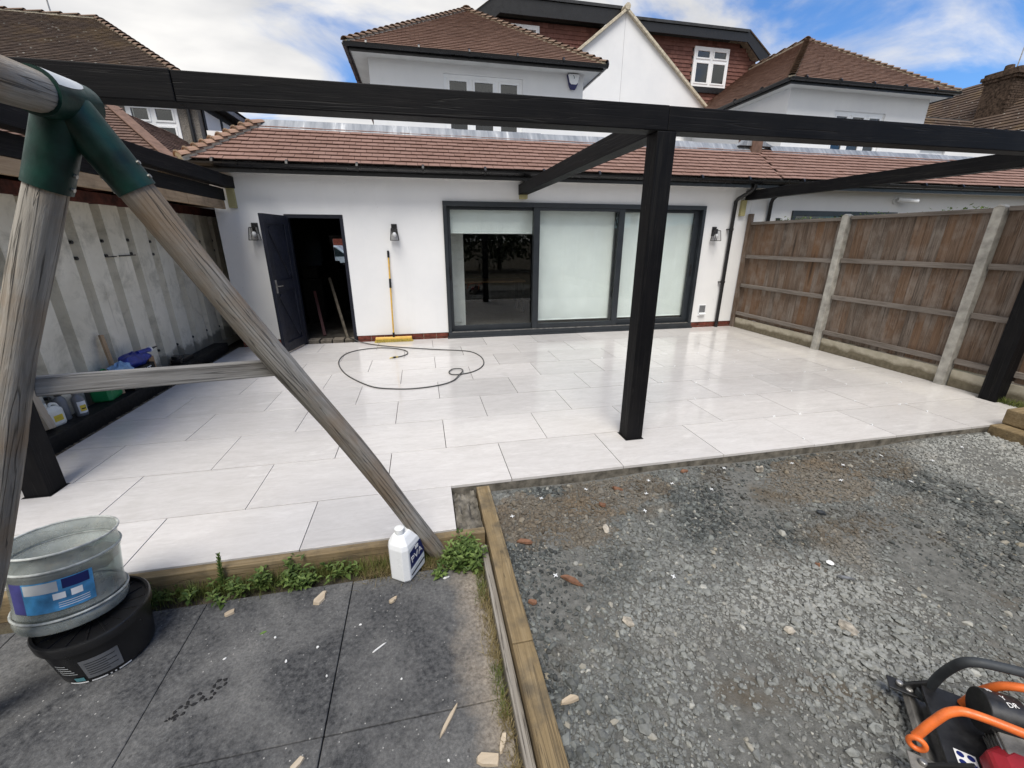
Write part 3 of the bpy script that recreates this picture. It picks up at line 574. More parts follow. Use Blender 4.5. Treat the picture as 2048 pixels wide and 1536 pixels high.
def window(parent, x0, x1, z0, z1, y, lights, bars=(), name='window', fr=0.07, dep=0.07, transom=None, glassmat='window_glass', back=True):
    """casement window facing -y: white frame with panes"""
    b = MB(); b.box(x0, x1, y, y + dep, z0, z0 + fr); b.box(x0, x1, y, y + dep, z1 - fr, z1); b.box(x0, x0 + fr, y, y + dep, z0 + fr, z1 - fr); b.box(x1 - fr, x1, y, y + dep, z0 + fr, z1 - fr)
    w = (x1 - x0) / lights
    for i in range(1, lights): b.box(x0 + w * i - fr * 0.6, x0 + w * i + fr * 0.6, y + 0.003, y + dep - 0.003, z0 + fr, z1 - fr)
    if transom:
        for i in range(lights): b.box(x0 + w * i + fr * 0.6, x0 + w * (i + 1) - fr * 0.6, y + 0.005, y + dep - 0.005, transom - fr * 0.5, transom + fr * 0.5)
    fo = b.build(name, 'upvc', parent, bevel=0.004)
    zs = [(z0 + fr, z1 - fr)] if not transom else [(z0 + fr, transom - fr * 0.5), (transom + fr * 0.5, z1 - fr)]
    for i in range(lights):
        for (a, c) in zs:
            xa = x0 + w * i + (fr if i == 0 else fr * 0.6); xb = x0 + w * (i + 1) - (fr if i == lights - 1 else fr * 0.6)
            s = MB(); s.box(xa, xa + 0.042, y - 0.012, y + 0.02, a, c); s.box(xb - 0.042, xb, y - 0.012, y + 0.02, a, c); s.box(xa + 0.042, xb - 0.042, y - 0.012, y + 0.02, a, a + 0.042); s.box(xa + 0.042, xb - 0.042, y - 0.012, y + 0.02, c - 0.042, c); s.build('sash', 'upvc', fo, bevel=0.003)
            g = MB(); g.box(xa + 0.042, xb - 0.042, y + 0.012, y + 0.018, a + 0.042, c - 0.042); g.build('pane', glassmat, fo)
    if back:
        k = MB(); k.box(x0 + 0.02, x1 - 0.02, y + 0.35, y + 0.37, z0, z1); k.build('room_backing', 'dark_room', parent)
        k = MB(); n = 10
        for i in range(lights * 2):
            if i % 3 != 0: continue
            xx = x0 + 0.05 + (x1 - x0 - 0.1) * i / (lights * 2)
            for j in range(6): k.tube([(xx + 0.035 * j, y + 0.16 + 0.02 * (j % 2), z0 + 0.01), (xx + 0.035 * j, y + 0.16 + 0.02 * (j % 2), z1 - 0.02)], 0.016, 6, False)
        k.build('curtain', 'curtain_cloth', parent)
    return fo


# ------------------------------------------------------------------ the white house (left of the party line) and its mirror neighbour
PARTY = 6.25
house = thing('white_house', 'white rendered semi with brown tiled roofs, dark sliding doors and open navy door', 'house', (1.6, 10, 0), 'pair of white semis')
hous2 = thing('white_house', 'white rendered semi beyond the timber fence with four pane dormer window', 'house', (10, 10, 0), 'pair of white semis')
for o in (house, hous2): del o['group']
EAVE_Y, EAVE_Z, TOP_Y, TOP_Z = 7.20, 2.735, 8.00, 3.36
DOOR = (-2.02, -1.16, 0.0, 2.055); PD = (0.412, 5.282, 0.03, 2.286)
wall('back_wall', 'white_render', house, -2.955, PARTY - 0.004, 0.105, 2.66, WALL_Y, 0.28, [(DOOR[0], DOOR[1], 0.105, DOOR[3]), (PD[0], PD[1], 0.105, PD[3])])
NW = (7.20, 9.75, 0.1, 2.235)
wall('back_wall', 'white_render', hous2, PARTY + 0.004, 14.2, 0.0, 2.66, WALL_Y + 0.004, 0.28, [(NW[0], NW[1], 0.1, NW[3])])
# returns + inner shell so that no light leaks
b = MB(); b.box(-2.955, -2.75, 7.79, 14.0, -0.1, 3.2); b.build('side_wall', 'white_render', house)
# brick plinth: single bricks below the render
pb = None; 
for (a, c) in ((-2.955, DOOR[0] - 0.01), (DOOR[1] + 0.01, PD[0] - 0.005), (PD[1] + 0.005, 6.235)):
    mort = MB(); mort.box(a, c, 7.521, 7.60, -0.12, 0.104); mort.build('plinth_mortar', 'mortar', house)
    x = a
    while x < c - 0.03:
        w = min(0.215, c - x); 
        for zz in ((0.031, 0.096), (-0.044, 0.021)):
            if zz[0] < 0 and False: continue
            t = MB(); t.box(0, w, 0, 0.09, zz[0], zz[1]); o = t.build('brick', 'brick_red', house, bevel=0.003); o.location = (x, 7.507 + random.uniform(-0.002, 0.002), 0)
        x += 0.225
# --- lower roofs
sl = Vector((0, TOP_Y - EAVE_Y, TOP_Z - EAVE_Z)); SLN = sl.length; V_UP = sl.normalized(); N_UP = Vector((0, -V_UP.z, V_UP.y)); G = SLN / 10; TW = 0.166
HX0 = -3.10                                              # hip corner
def in_low(a, s, x0=HX0, x1=PARTY + 0.3): 
    X = x0 + a; return X > HX0 + 0.8 * s / SLN - 0.03 and X < x1
cells = tile_field(None, None, None, None, PARTY + 0.3 - HX0, 10, G, TW, in_low)
cells.sort(key=lambda c: (c[0] ** 2 + 0 * c[1])); near = cells[:300]; rest = cells[300:]
pr_ = tile_proto((1, 0, 0), V_UP, N_UP, G, TW, 0.014); po = pr_.build('roof_tile', 'roof_tile', house)
O = Vector((HX0, EAVE_Y, EAVE_Z))
for i, (a, s) in enumerate(near):
    loc = O + Vector((a, 0, 0)) + V_UP * (s + random.uniform(-0.003, 0.003)) + N_UP * random.uniform(0, 0.004)
    if i == 0: po.location = loc
    else: shared('roof_tile', po.data, loc, house)
tiles_bulk('roof_tiles', [(O, (1, 0, 0), V_UP, N_UP, rest, G, TW, 0.014)], 'roof_tiles', house)
# hip side facing left
US = Vector((0, -1, 0)); VS = Vector((TOP_Y - EAVE_Y, 0, TOP_Z - EAVE_Z)).normalized(); NS = Vector((-VS.z, 0, VS.x))
c2 = tile_field(None, None, None, None, 6.0, 10, G, TW, lambda a, s: a < 6.0 - 0.8 * s / SLN + 0.03)
tiles_bulk('roof_tiles', [((HX0, EAVE_Y + 6.0, EAVE_Z), US, VS, NS, c2, G, TW, 0.014)], 'roof_tiles', house)
hip_caps((HX0 - 0.02, EAVE_Y - 0.02, EAVE_Z + 0.02), (HX0 + 0.8, TOP_Y, TOP_Z + 0.03), 10, 0.3, 'bonnet', house, 'bonnet_tile', True, 0.13)
# neighbour's lower roof
c3 = tile_field(None, None, None, None, 8.0, 10, G, TW, lambda a, s: a < 8.0)
tiles_bulk('roof_tiles', [((PARTY + 0.32, EAVE_Y, EAVE_Z + 0.01), (1, 0, 0), V_UP, N_UP, c3, G, TW, 0.014)], 'roof_tiles', hous2)
def under(parent, x0, x1, hipped):
    b = MB()                                             # roof board under the tiles, fascia and soffit
    a = x0 + (0.8 if hipped else 0)
    b.add([(x0, EAVE_Y, EAVE_Z - 0.012), (x1, EAVE_Y, EAVE_Z - 0.012), (x1, TOP_Y, TOP_Z - 0.012), (a, TOP_Y, TOP_Z - 0.012)], [(0, 1, 2, 3)])
    if hipped: b.add([(x0, EAVE_Y, EAVE_Z - 0.012), (a, TOP_Y, TOP_Z - 0.012), (a, EAVE_Y + 6, TOP_Z - 0.012), (x0, EAVE_Y + 6, EAVE_Z - 0.012)], [(0, 1, 2, 3)])
    b.build('roof_board', 'dark_clutter', parent)
    f = MB(); f.box(x0 + (0.03 if hipped else 0), x1, EAVE_Y + 0.035, EAVE_Y + 0.055, 2.585, 2.725); f.build('fascia', 'black_plastic', parent)
    s = MB(); s.box(x0 + (0.06 if hipped else 0), x1, EAVE_Y + 0.055, WALL_Y + 0.02, 2.600, 2.612); s.build('soffit', 'soffit', parent)
    if hipped:
        f = MB(); f.box(x0 + 0.03, x0 + 0.055, EAVE_Y + 0.056, EAVE_Y + 6, 2.585, 2.725); f.build('fascia', 'black_plastic', parent)
    r = MB(); r.box(x0 + (0.8 if hipped else 0), x1, TOP_Y + 0.03, 13.9, 3.33, 3.385); r.build('flat_roof', 'lead', parent)
    l = MB(); xx = x0 + (0.78 if hipped else 0.28); k = xx
    while k < x1 - 0.05:
        e = min(k + 1.5, x1); z = random.uniform(-0.004, 0.004)
        l.add([(k, TOP_Y - 0.11, TOP_Z - 0.062 + z), (e + 0.02, TOP_Y - 0.11, TOP_Z - 0.058 + z), (e + 0.02, TOP_Y + 0.02, 3.445 + z), (k, TOP_Y + 0.02, 3.44 + z), (e + 0.02, TOP_Y + 0.14, 3.44 + z), (k, TOP_Y + 0.14, 3.436 + z), (e + 0.02, TOP_Y + 0.14, 3.38), (k, TOP_Y + 0.14, 3.38), (k, TOP_Y - 0.11, TOP_Z - 0.085), (e + 0.02, TOP_Y - 0.11, TOP_Z - 0.085)], [(0, 1, 2, 3), (3, 2, 4, 5), (5, 4, 6, 7), (8, 9, 1, 0)]); k = e
    l.build('lead_flashing', 'lead', parent, bevel=0.01)
    g = gutter(parent, (x0 - (0.02 if hipped else 0), EAVE_Y - 0.025, 2.70), (x1, EAVE_Y - 0.025, 2.70))
under(house, HX0, PARTY + 0.31, True); under(hous2, PARTY + 0.32, 14.3, False)
# party upstand between the two roofs
b = MB(); b.box(6.36, 6.58, 7.86, 8.30, 3.25, 3.66); b.build('party_upstand', 'brown_strip', house, bevel=0.02)
b = MB(); b.prism([(6.10, 3.40), (6.36, 3.40), (6.36, 3.60), (6.28, 3.55)], 1, 7.90, 8.05); b.build('lead_saddle', 'lead', house)
b = MB(); b.prism([(6.58, 3.40), (6.86, 3.40), (6.68, 3.46), (6.58, 3.56)], 1, 7.90, 8.05); b.build('lead_saddle', 'lead', hous2)

# --- sliding patio doors
fx0, fx1, fz0, fz1 = PD; A = 'anthracite'
pdo = MB(); pdo.box(fx0, fx1, 7.46, 7.62, fz1 - 0.075, fz1); pdo.box(fx0, fx0 + 0.06, 7.46, 7.62, fz0, fz1 - 0.075); pdo.box(fx1 - 0.06, fx1, 7.46, 7.62, fz0, fz1 - 0.075); pdo.box(fx0, fx1, 7.44, 7.62, fz0, fz0 + 0.075); pdo.box(fx0 - 0.02, fx1 + 0.02, 7.425, 7.62, -0.01, fz0)
fr = pdo.build('sliding_door', A, house, bevel=0.004)
def sash(x0, x1, y, z0, z1, stile=0.075, handle=None):
    b = MB(); b.box(x0, x0 + stile, y, y + 0.05, z0, z1); b.box(x1 - stile, x1, y, y + 0.05, z0, z1); b.box(x0 + stile, x1 - stile, y, y + 0.05, z0, z0 + 0.10); b.box(x0 + stile, x1 - stile, y, y + 0.05, z1 - 0.05, z1)
    so = b.build('door_sash', A, fr, bevel=0.004); g = MB(); g.box(x0 + stile, x1 - stile, y + 0.02, y + 0.03, z0 + 0.10, z1 - 0.05); g.build('pane', 'door_glass', fr)
    if handle:
        h = MB(); h.box(handle - 0.014, handle + 0.014, y - 0.012, y, 1.02, 1.24); h.box(handle - 0.010, handle + 0.010, y - 0.035, y - 0.012, 1.10, 1.16); h.build('door_handle', 'black_metal', fr, bevel=0.003)
sash(0.472, 2.03, 7.555, 0.105, 2.211, 0.06, 0.50); sash(1.965, 3.66, 7.475, 0.105, 2.211, 0.11); sash(3.52, 5.222, 7.555, 0.105, 2.211, 0.105, 5.17)
b = MB(); b.box(0.48, 5.2, 7.445, 7.452, 0.106, 0.112); b.box(0.48, 5.2, 7.46, 7.467, 0.106, 0.118); b.build('track', 'steel', fr)
for (a, c, z) in ((0.50, 1.99, 1.795), (2.08, 3.55, 0.235), (3.64, 5.16, 0.235)):
    t = MB(); n = 24
    vs = []; 
    for i in range(n + 1):
        x = a + (c - a) * i / n; yy = 7.655 + 0.004 * math.sin(i * 0.9 + a); vs += [(x, yy, z), (x, yy, 2.22)]
    t.add(vs, [(2 * i, 2 * i + 2, 2 * i + 3, 2 * i + 1) for i in range(n)]); bl = t.build('roller_blind', 'blind', house)
    h = MB(); h.tube([(a, 7.655, z), (c, 7.655, z)], 0.012, 8); h.build('hem_bar', 'blind', bl)
# room behind the glass
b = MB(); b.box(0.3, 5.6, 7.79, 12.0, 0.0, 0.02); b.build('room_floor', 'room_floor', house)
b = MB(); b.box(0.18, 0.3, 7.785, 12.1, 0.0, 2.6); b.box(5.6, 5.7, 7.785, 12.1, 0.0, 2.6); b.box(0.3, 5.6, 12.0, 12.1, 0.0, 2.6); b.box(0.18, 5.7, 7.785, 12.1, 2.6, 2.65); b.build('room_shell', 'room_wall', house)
d = MB(); d.box(0.46, 0.80, 8.2, 8.24, 0.03, 2.05); idr = d.build('inner_door', 'white_paint', house)
d = MB()
for (za, zb) in ((0.15, 0.75), (0.85, 1.5), (1.6, 1.95)): d.box(0.53, 0.74, 8.192, 8.2, za, zb)
d.build('door_panel', 'white_paint', idr, bevel=0.006)
tb = thing('dining_table', 'dim dining table standing behind the dark glass pane', 'table', (1.5, 10.2, 0.02))
t = MB(); t.box(0.9, 2.4, 9.8, 10.6, 0.74, 0.78); t.build('tabletop', 'card', tb, bevel=0.005)
for (x, y) in ((0.96, 9.86), (2.34, 9.86), (0.96, 10.54), (2.34, 10.54)): t = MB(); t.box(x - 0.03, x + 0.03, y - 0.03, y + 0.03, 0.02, 0.739); t.build('leg', 'dark_clutter', tb)

# --- passage behind the open navy door
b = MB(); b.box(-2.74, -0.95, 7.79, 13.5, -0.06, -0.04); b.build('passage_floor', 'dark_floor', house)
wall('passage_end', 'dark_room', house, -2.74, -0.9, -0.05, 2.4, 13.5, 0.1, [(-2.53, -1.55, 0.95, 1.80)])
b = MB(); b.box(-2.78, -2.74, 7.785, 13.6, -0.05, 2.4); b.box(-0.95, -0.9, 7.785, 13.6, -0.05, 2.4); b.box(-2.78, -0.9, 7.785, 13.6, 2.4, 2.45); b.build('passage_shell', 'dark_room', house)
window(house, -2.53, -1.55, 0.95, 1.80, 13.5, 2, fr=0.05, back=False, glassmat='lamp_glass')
for i, (x, y, w, d_, h) in enumerate(((-2.45, 11.5, 0.5, 0.5, 0.95), (-2.5, 9.8, 0.4, 0.8, 0.9), (-1.25, 10.5, 0.3, 0.9, 0.75))):
    t = MB(); t.box(x, x + w, y, y + d_, -0.04, h); t.box(x + 0.03, x + w - 0.08, y + 0.05, y + d_ - 0.1, h, h + 0.22); t.build('storage_box', 'dark_clutter', bevel=0.03, label=['tall dark stack of boxes in the passage near the far window', 'low dark crate inside the passage behind the navy door', 'dark crate inside the passage behind the right door jamb'][i], cat='box')
t = MB(); t.beam((-1.70, 8.6, 1.0), (-1.42, 8.05, -0.03), 0.04, 0.04); t.build('leaning_stick', 'dim_block', label='grey stick leaning inside the dark doorway', cat='stick')
t = MB(); t.beam((-2.02, 8.7, 0.75), (-1.86, 8.3, -0.03), 0.05, 0.03); t.build('spade_handle', 'red_tool', label='dull red tool handle lying in the dark passage', cat='tool')
for i in range(4): t = MB(); t.box(-1.98 + 0.2 * i, -1.80 + 0.2 * i, 7.56, 7.76, -0.05, 0.045 - 0.01 * (i % 2)); t.build('block', 'dim_block', house, bevel=0.006)
# door frame and leaf
b = MB(); b.box(DOOR[0], DOOR[0] + 0.05, 7.49, 7.6, 0.0, 2.0); b.box(DOOR[1] - 0.05, DOOR[1], 7.49, 7.6, 0.0, 2.0); b.box(DOOR[0], DOOR[1], 7.49, 7.6, 2.0, 2.053); b.build('door_frame', 'navy_paint', house, bevel=0.003)
HNG = Vector((-2.005, 7.47, 0)); OUT = Vector((-2.165, 6.70, 0)); dx = (OUT - HNG).normalized(); ang = math.atan2(dx.y, dx.x); DL = 0.68
MD = Matrix.Translation(HNG) @ Matrix.Rotation(ang, 4, 'Z')
lf = None
b = MB(MD); b.box(0, DL, -0.010, 0.010, 0.03, 2.03); lf = b.build('door_leaf', 'navy_paint', house)
for i in range(7):
    b = MB(MD); b.box(DL * i / 7 + 0.002, DL * (i + 1) / 7 - 0.002, -0.020, -0.0102, 0.03, 2.03); b.build('board', 'navy_paint', lf, bevel=0.002)
for sgn in (1,):
    b = MB(MD)
    for (za, zb) in ((0.03, 0.17), (0.95, 1.10), (1.90, 2.03)): b.box(0.10, DL - 0.10, 0.0102, 0.032, za, zb)
    b.box(0, 0.0995, 0.0102, 0.032, 0.03, 2.03); b.box(DL - 0.0995, DL, 0.0102, 0.032, 0.03, 2.03); b.build('ledge', 'navy_paint', lf, bevel=0.003)
    for (za, zb) in ((0.20, 0.92), (1.13, 1.87)):
        b = MB(MD); b.beam((0.14, 0.021, za + 0.03), (DL - 0.14, 0.021, zb - 0.03), 0.021, 0.09, (0, 0, 1)); b.build('brace', 'navy_paint', lf, bevel=0.002)
b = MB(MD); b.box(DL - 0.075, DL - 0.035, 0.0321, 0.037, 0.93, 1.12); b.tube([(DL - 0.055, 0.037, 1.03), (DL - 0.055, 0.075, 1.03), (DL - 0.15, 0.078, 1.03)], 0.008, 8); b.build('handle', 'steel', lf, smooth=True)

# --- upper storey: hipped wings
def wing(parent, x0, x1, y0, zc, TANP):
    """wing with hipped roof; walls x0..x1 front at y0, soffit level zc"""
    ov = 0.33; ex0, ex1, ey = x0 - ov, x1 + ov, y0 - ov; half = (ex1 - ex0) / 2; rise = half * TANP; xa = (ex0 + ex1) / 2; ez = zc + 0.10; L = 6.0
    sn = 1 / math.hypot(1, TANP); V1 = (0, sn, TANP * sn); N1 = (0, -TANP * sn, sn); slope = half / sn; rows = int(slope / 0.1); F = []
    F.append(((ex0, ey, ez), (1, 0, 0), V1, N1, tile_field(0, 0, 0, 0, ex1 - ex0, rows, 0.1, TW, lambda a, s: s * sn - 0.05 < a < (ex1 - ex0) - s * sn + 0.05), 0.1, TW, 0.014))
    for sd in (-1, 1):
        U = (0, sd, 0) if sd == -1 else (0, 1, 0); Vv = (sn, 0, TANP * sn) if sd == -1 else (-sn, 0, TANP * sn); Nn = (-TANP * sn, 0, sn) if sd == -1 else (TANP * sn, 0, sn)
        O_ = (ex0, ey + L, ez) if sd == -1 else (ex1, ey, ez)
        ins = (lambda a, s: a < L - s * sn + 0.05) if sd == -1 else (lambda a, s: a > s * sn - 0.05)
        F.append((O_, U, Vv, Nn, tile_field(0, 0, 0, 0, L, rows, 0.1, TW, ins), 0.1, TW, 0.014))
    tiles_bulk('upper_roof_tiles', F, 'upper_tiles', parent)
    b = MB(); e = -0.012; b.add([(ex0, ey, ez + e), (ex1, ey, ez + e), (xa, ey + half, ez + rise + e), (ex0, ey + L, ez + e), (ex1, ey + L, ez + e), (xa, ey + L, ez + rise + e)], [(0, 1, 2), (0, 2, 5, 3), (1, 4, 5, 2), (0, 3, 4, 1)]); b.build('roof_board', 'dark_clutter', parent)
    hip_caps((ex0 - 0.02, ey - 0.02, ez + 0.03), (xa, ey + half, ez + rise + 0.03), 24, 0.2, 'bonnets', parent, 'hip_tiles', False, 0.10)
    hip_caps((ex1 + 0.02, ey - 0.02, ez + 0.03), (xa, ey + half, ez + rise + 0.03), 24, 0.2, 'bonnets', parent, 'hip_tiles', False, 0.10)
    hip_caps((xa, ey + half, ez + rise + 0.03), (xa, ey + L, ez + rise + 0.03), 9, 0.3, 'bonnets', parent, 'ridge_tiles', False, 0.12)
    b = MB(); b.box(ex0 + 0.03, ex1 - 0.03, ey + 0.03, ey + 0.05, zc - 0.02, zc + 0.10); b.box(ex0 + 0.03, ex0 + 0.05, ey + 0.05, ey + L, zc - 0.02, zc + 0.10); b.box(ex1 - 0.05, ex1 - 0.03, ey + 0.05, ey + L, zc - 0.02, zc + 0.10); b.build('fascia', 'black_plastic', parent)
    b = MB(); b.box(ex0 + 0.05, ex1 - 0.05, ey + 0.05, y0 + 0.02, zc, zc + 0.012); b.box(ex0 + 0.05, x0 + 0.01, y0 + 0.02, ey + L, zc, zc + 0.012); b.box(x1 - 0.01, ex1 - 0.05, y0 + 0.02, ey + L, zc, zc + 0.012); b.build('soffit', 'soffit', parent)
    gutter(parent, (ex0 - 0.05, ey - 0.03, zc + 0.085), (ex1 + 0.05, ey - 0.03, zc + 0.085)); gutter(parent, (ex1 + 0.03, ey, zc + 0.085), (ex1 + 0.03, ey + L, zc + 0.085)); gutter(parent, (ex0 - 0.03, ey + L, zc + 0.085), (ex0 - 0.03, ey, zc + 0.085))
    for xs_ in (x0, x1 - 0.2): b = MB(); b.box(xs_, xs_ + 0.2, y0 + 0.2, y0 + 5.2, 3.3, zc + 0.005); b.build('side_wall', 'white_render', parent)
LW = (-0.735, 3.665); RW = (8.86, 13.08)
wing(house, LW[0], LW[1], 10.0, 5.005, 0.682); wing(hous2, RW[0], RW[1], 10.0, 5.10, 0.72)
wall('upper_wall', 'white_render', house, LW[0] + 0.001, LW[1] - 0.001, 3.3, 5.008, 10.0, 0.2, [(0.70, 2.33, 3.55, 4.845)])
wall('upper_wall', 'white_render', hous2, RW[0] + 0.001, RW[1] - 0.001, 3.3, 5.103, 10.0, 0.2, [(10.25, 11.80, 3.50, 4.72)])
window(house, 0.70, 2.33, 3.55, 4.845, 10.03, 3); window(hous2, 10.25, 11.80, 3.50, 4.72, 10.04, 3)
# white gable in the recess, half to each house
GY, GA, GT = 13.8, 7.90, 0.765
def gable(parent, sgn):
    xa = PARTY + sgn * 0.004; xb = PARTY + sgn * 3.1; zb = GA - 3.1 * GT; b = MB()
    P = [(xa, 3.3), (xb, 3.3), (xb, zb), (xa, GA)]
    if sgn < 0: P = P[::-1]
    b.prism(P, 1, GY, GY + 0.25); b.build('gable_wall', 'white_render', parent)
    vz = MB(); d = Vector((sgn * 1, 0, -GT)).normalized(); p = Vector((PARTY, GY - 0.03, GA + 0.02)); q = p + d * 4.1
    vz.beam(p, q, 0.14, 0.075, (0, 0, 1)); vz.build('verge', 'cream_mortar', parent, bevel=0.01)
    r = MB(); r.add([(PARTY, GY + 0.02, GA + 0.05), (PARTY + sgn * 3.3, GY + 0.02, GA + 0.05 - 3.3 * GT), (PARTY + sgn * 3.3, GY + 2.6, GA + 0.05 - 3.3 * GT), (PARTY, GY + 2.6, GA + 0.05)], [(0, 1, 2, 3)]); r.build('gable_roof', 'upper_tiles', parent)
gable(house, -1); gable(hous2, 1)
b = MB(); b.tube([(PARTY, GY - 0.12, GA + 0.07), (PARTY, GY + 2.5, GA + 0.07)], 0.085, 10); b.build('ridge_cap', 'cream_mortar', house, smooth=True)
window(hous2, 7.75, 8.85, 3.60, 4.74, GY - 0.02, 2)
# dormers with black flat roofs and hung tiles
def dormer(parent, xin, xend, xlow, ztop, zbot, y, wx=None, sgn=1):
    """front from xin to xend; beyond it the edge slopes down to xlow"""
    lowz = ztop - 0.60
    b = MB()
    P = [(xin, zbot), (xend, zbot), (xlow - sgn * 0.23, zbot - 0.52), (xlow, lowz + 0.0), (xend + sgn * 0.02, ztop), (xin, ztop)]
    if sgn < 0: P = P[::-1]
    b.prism(P, 1, y - 0.32, y - 0.28); b.build('fascia', 'black_plastic', parent)
    b = MB(); s = sgn
    b.add([(xin, y - 0.36, ztop - 0.06), (xend, y - 0.36, ztop - 0.06), (xend, y - 0.36, ztop + 0.012), (xin, y - 0.36, ztop + 0.012), (xin, y + 3, ztop + 0.10), (xend, y + 3, ztop + 0.10)], [(0, 1, 2, 3), (3, 2, 5, 4)] if s > 0 else [(3, 2, 1, 0), (4, 5, 2, 3)]); b.build('flat_roof', 'black_felt', parent)
    b = MB(); b.add([(xend, y - 0.36, ztop + 0.012), (xlow, y - 0.36, lowz + 0.02), (xlow, y + 3, lowz + 0.1), (xend, y + 3, ztop + 0.10)], [(0, 1, 2, 3) if s > 0 else (3, 2, 1, 0)]); b.build('roof_slope', 'cream_mortar', parent)
    b = MB(); PB = [(xin, 5.4), (xlow - s * 0.1, 5.4), (xlow - s * 0.24, zbot - 0.5), (xend, zbot + 0.05), (xin, zbot + 0.05)]
    if s < 0: PB = PB[::-1]
    b.prism(PB, 1, y, y + 0.1); b.build('dormer_wall', 'dark_clutter', parent)
    x_lo, x_hi = min(xin, xlow), max(xin, xlow); rows = 22; g = 0.105
    def ins(a, sv):
        X = x_lo + a; Z = 5.4 + sv
        if wx and wx[0] - 0.02 < X < wx[1] + 0.02 and wx[2] - 0.12 < Z < wx[3] + 0.02: return False
        k = (X - xend) * s; lim = zbot if k < 0 else zbot - 0.75 * k - 0.02
        return Z < lim and (x_lo + 0.05) < X < (x_hi - 0.12)
    cells = tile_field(0, 0, 0, 0, x_hi - x_lo, rows, g, TW, ins)
    tiles_bulk('hung_tiles', [((x_lo, y - 0.02, 5.4), (1, 0, 0), (0, 0, 1), (0, -1, 0), cells, g, TW, 0.016)], 'hung_tiles', parent)
    if wx:
        window(parent, wx[0], wx[1], wx[2], wx[3], y - 0.09, 2, transom=wx[4] if len(wx) > 4 else None)
        b = MB(); b.box(wx[0] - 0.04, wx[1] + 0.04, y - 0.10, y - 0.02, wx[2] - 0.16, wx[2] - 0.005); b.build('apron', 'black_plastic', parent)

dormer(house, 6.20, 2.60, 1.75, 8.06, 7.62, 14.3, (2.75, 3.80, 6.30, 7.50), -1)
dormer(hous2, 6.30, 10.50, 11.38, 7.86, 7.56, 14.3, (8.84, 10.08, 6.36, 7.42, 7.06), 1)
# wall beyond the right wing
wall('side_extension', 'white_render', hous2, 13.09, 17.5, 3.2, 4.20, 10.2, 0.2, [(13.48, 14.35, 3.45, 4.02)]); window(hous2, 13.48, 14.35, 3.45, 4.02, 10.25, 2)
# neighbour's ground floor window with black frame
b = MB(); b.box(NW[0], NW[1], 7.47, 7.58, NW[3] - 0.09, NW[3]); b.box(NW[0], NW[0] + 0.08, 7.47, 7.58, 0.1, NW[3] - 0.09); b.box(NW[1] - 0.08, NW[1], 7.47, 7.58, 0.1, NW[3] - 0.09); b.box(8.44, 8.52, 7.472, 7.578, 0.1, NW[3] - 0.09); nf = b.build('sliding_door', 'anthracite', hous2)
b = MB(); b.box(NW[0] + 0.08, NW[1] - 0.08, 7.53, 7.54, 0.1, NW[3] - 0.09); b.build('pane', 'window_glass', nf)
b = MB(); b.box(NW[0], NW[1], 7.66, 7.68, 0.1, NW[3]); b.build('roller_blind', 'blind', hous2)
# downpipes
def downpipe(parent, pts, name='downpipe'):
    b = MB(); b.tube(pts, 0.034, 12); o = b.build(name, 'black_plastic', parent, smooth=True)
    for z in (0.9, 1.88):
        k = MB(); k.tube([(pts[-1][0], pts[-1][1], z - 0.02), (pts[-1][0], pts[-1][1], z + 0.02)], 0.041, 12); k.box(pts[-1][0] - 0.075, pts[-1][0] - 0.035, 7.44, 7.499, z - 0.01, z + 0.01); k.build('bracket', 'black_plastic', o)
downpipe(house, [(6.02, 7.20, 2.66), (6.02, 7.21, 2.57), (5.99, 7.24, 2.53), (5.88, 7.41, 2.42), (5.86, 7.445, 2.37), (5.86, 7.447, 2.0), (5.86, 7.447, 0.0)])
downpipe(hous2, [(6.62, 7.20, 2.66), (6.62, 7.21, 2.56), (6.64, 7.43, 2.42), (6.64, 7.45, 2.36), (6.64, 7.45, 0.0)])
# flue vent cowl low on the wall
b = MB(); b.box(5.43, 5.60, 7.489, 7.499, 0.23, 0.46); vv = b.build('wall_vent', 'white_plastic', house, bevel=0.004)
b = MB(); b.box(5.45, 5.58, 7.482, 7.4885, 0.27, 0.44); b.build('vent_mouth', 'grey_plastic', vv)
b = MB(); b.prism([(7.44, 0.27), (7.488, 0.235), (7.488, 0.30)], 0, 5.45, 5.58); b.build('vent_lip', 'white_plastic', vv)
# alarm box
ab = thing('alarm_box', 'white burglar alarm box with dark blue base under the left eaves', 'alarm', (3.42, 9.98, 4.72))
b = MB(); b.prism([(3.285, 4.97), (3.305, 4.99), (3.545, 4.99), (3.56, 4.97), (3.515, 4.80), (3.475, 4.72), (3.37, 4.72), (3.33, 4.80)], 1, 9.93, 9.996); b.build('backplate', 'alarm_blue', ab, bevel=0.004)
b = MB(); b.prism([(3.297, 4.965), (3.31, 4.983), (3.54, 4.983), (3.55, 4.965), (3.515, 4.83), (3.48, 4.80), (3.37, 4.80), (3.335, 4.83)], 1, 9.912, 9.9295); b.build('cover', 'white_plastic', ab, bevel=0.003)
b = MB(); b.prism([(3.41, 4.965), (3.44, 4.925), (3.435, 4.895), (3.42, 4.90), (3.425, 4.925), (3.40, 4.96)], 1, 9.9095, 9.9118); b.build('emblem', 'logo_grey', ab)
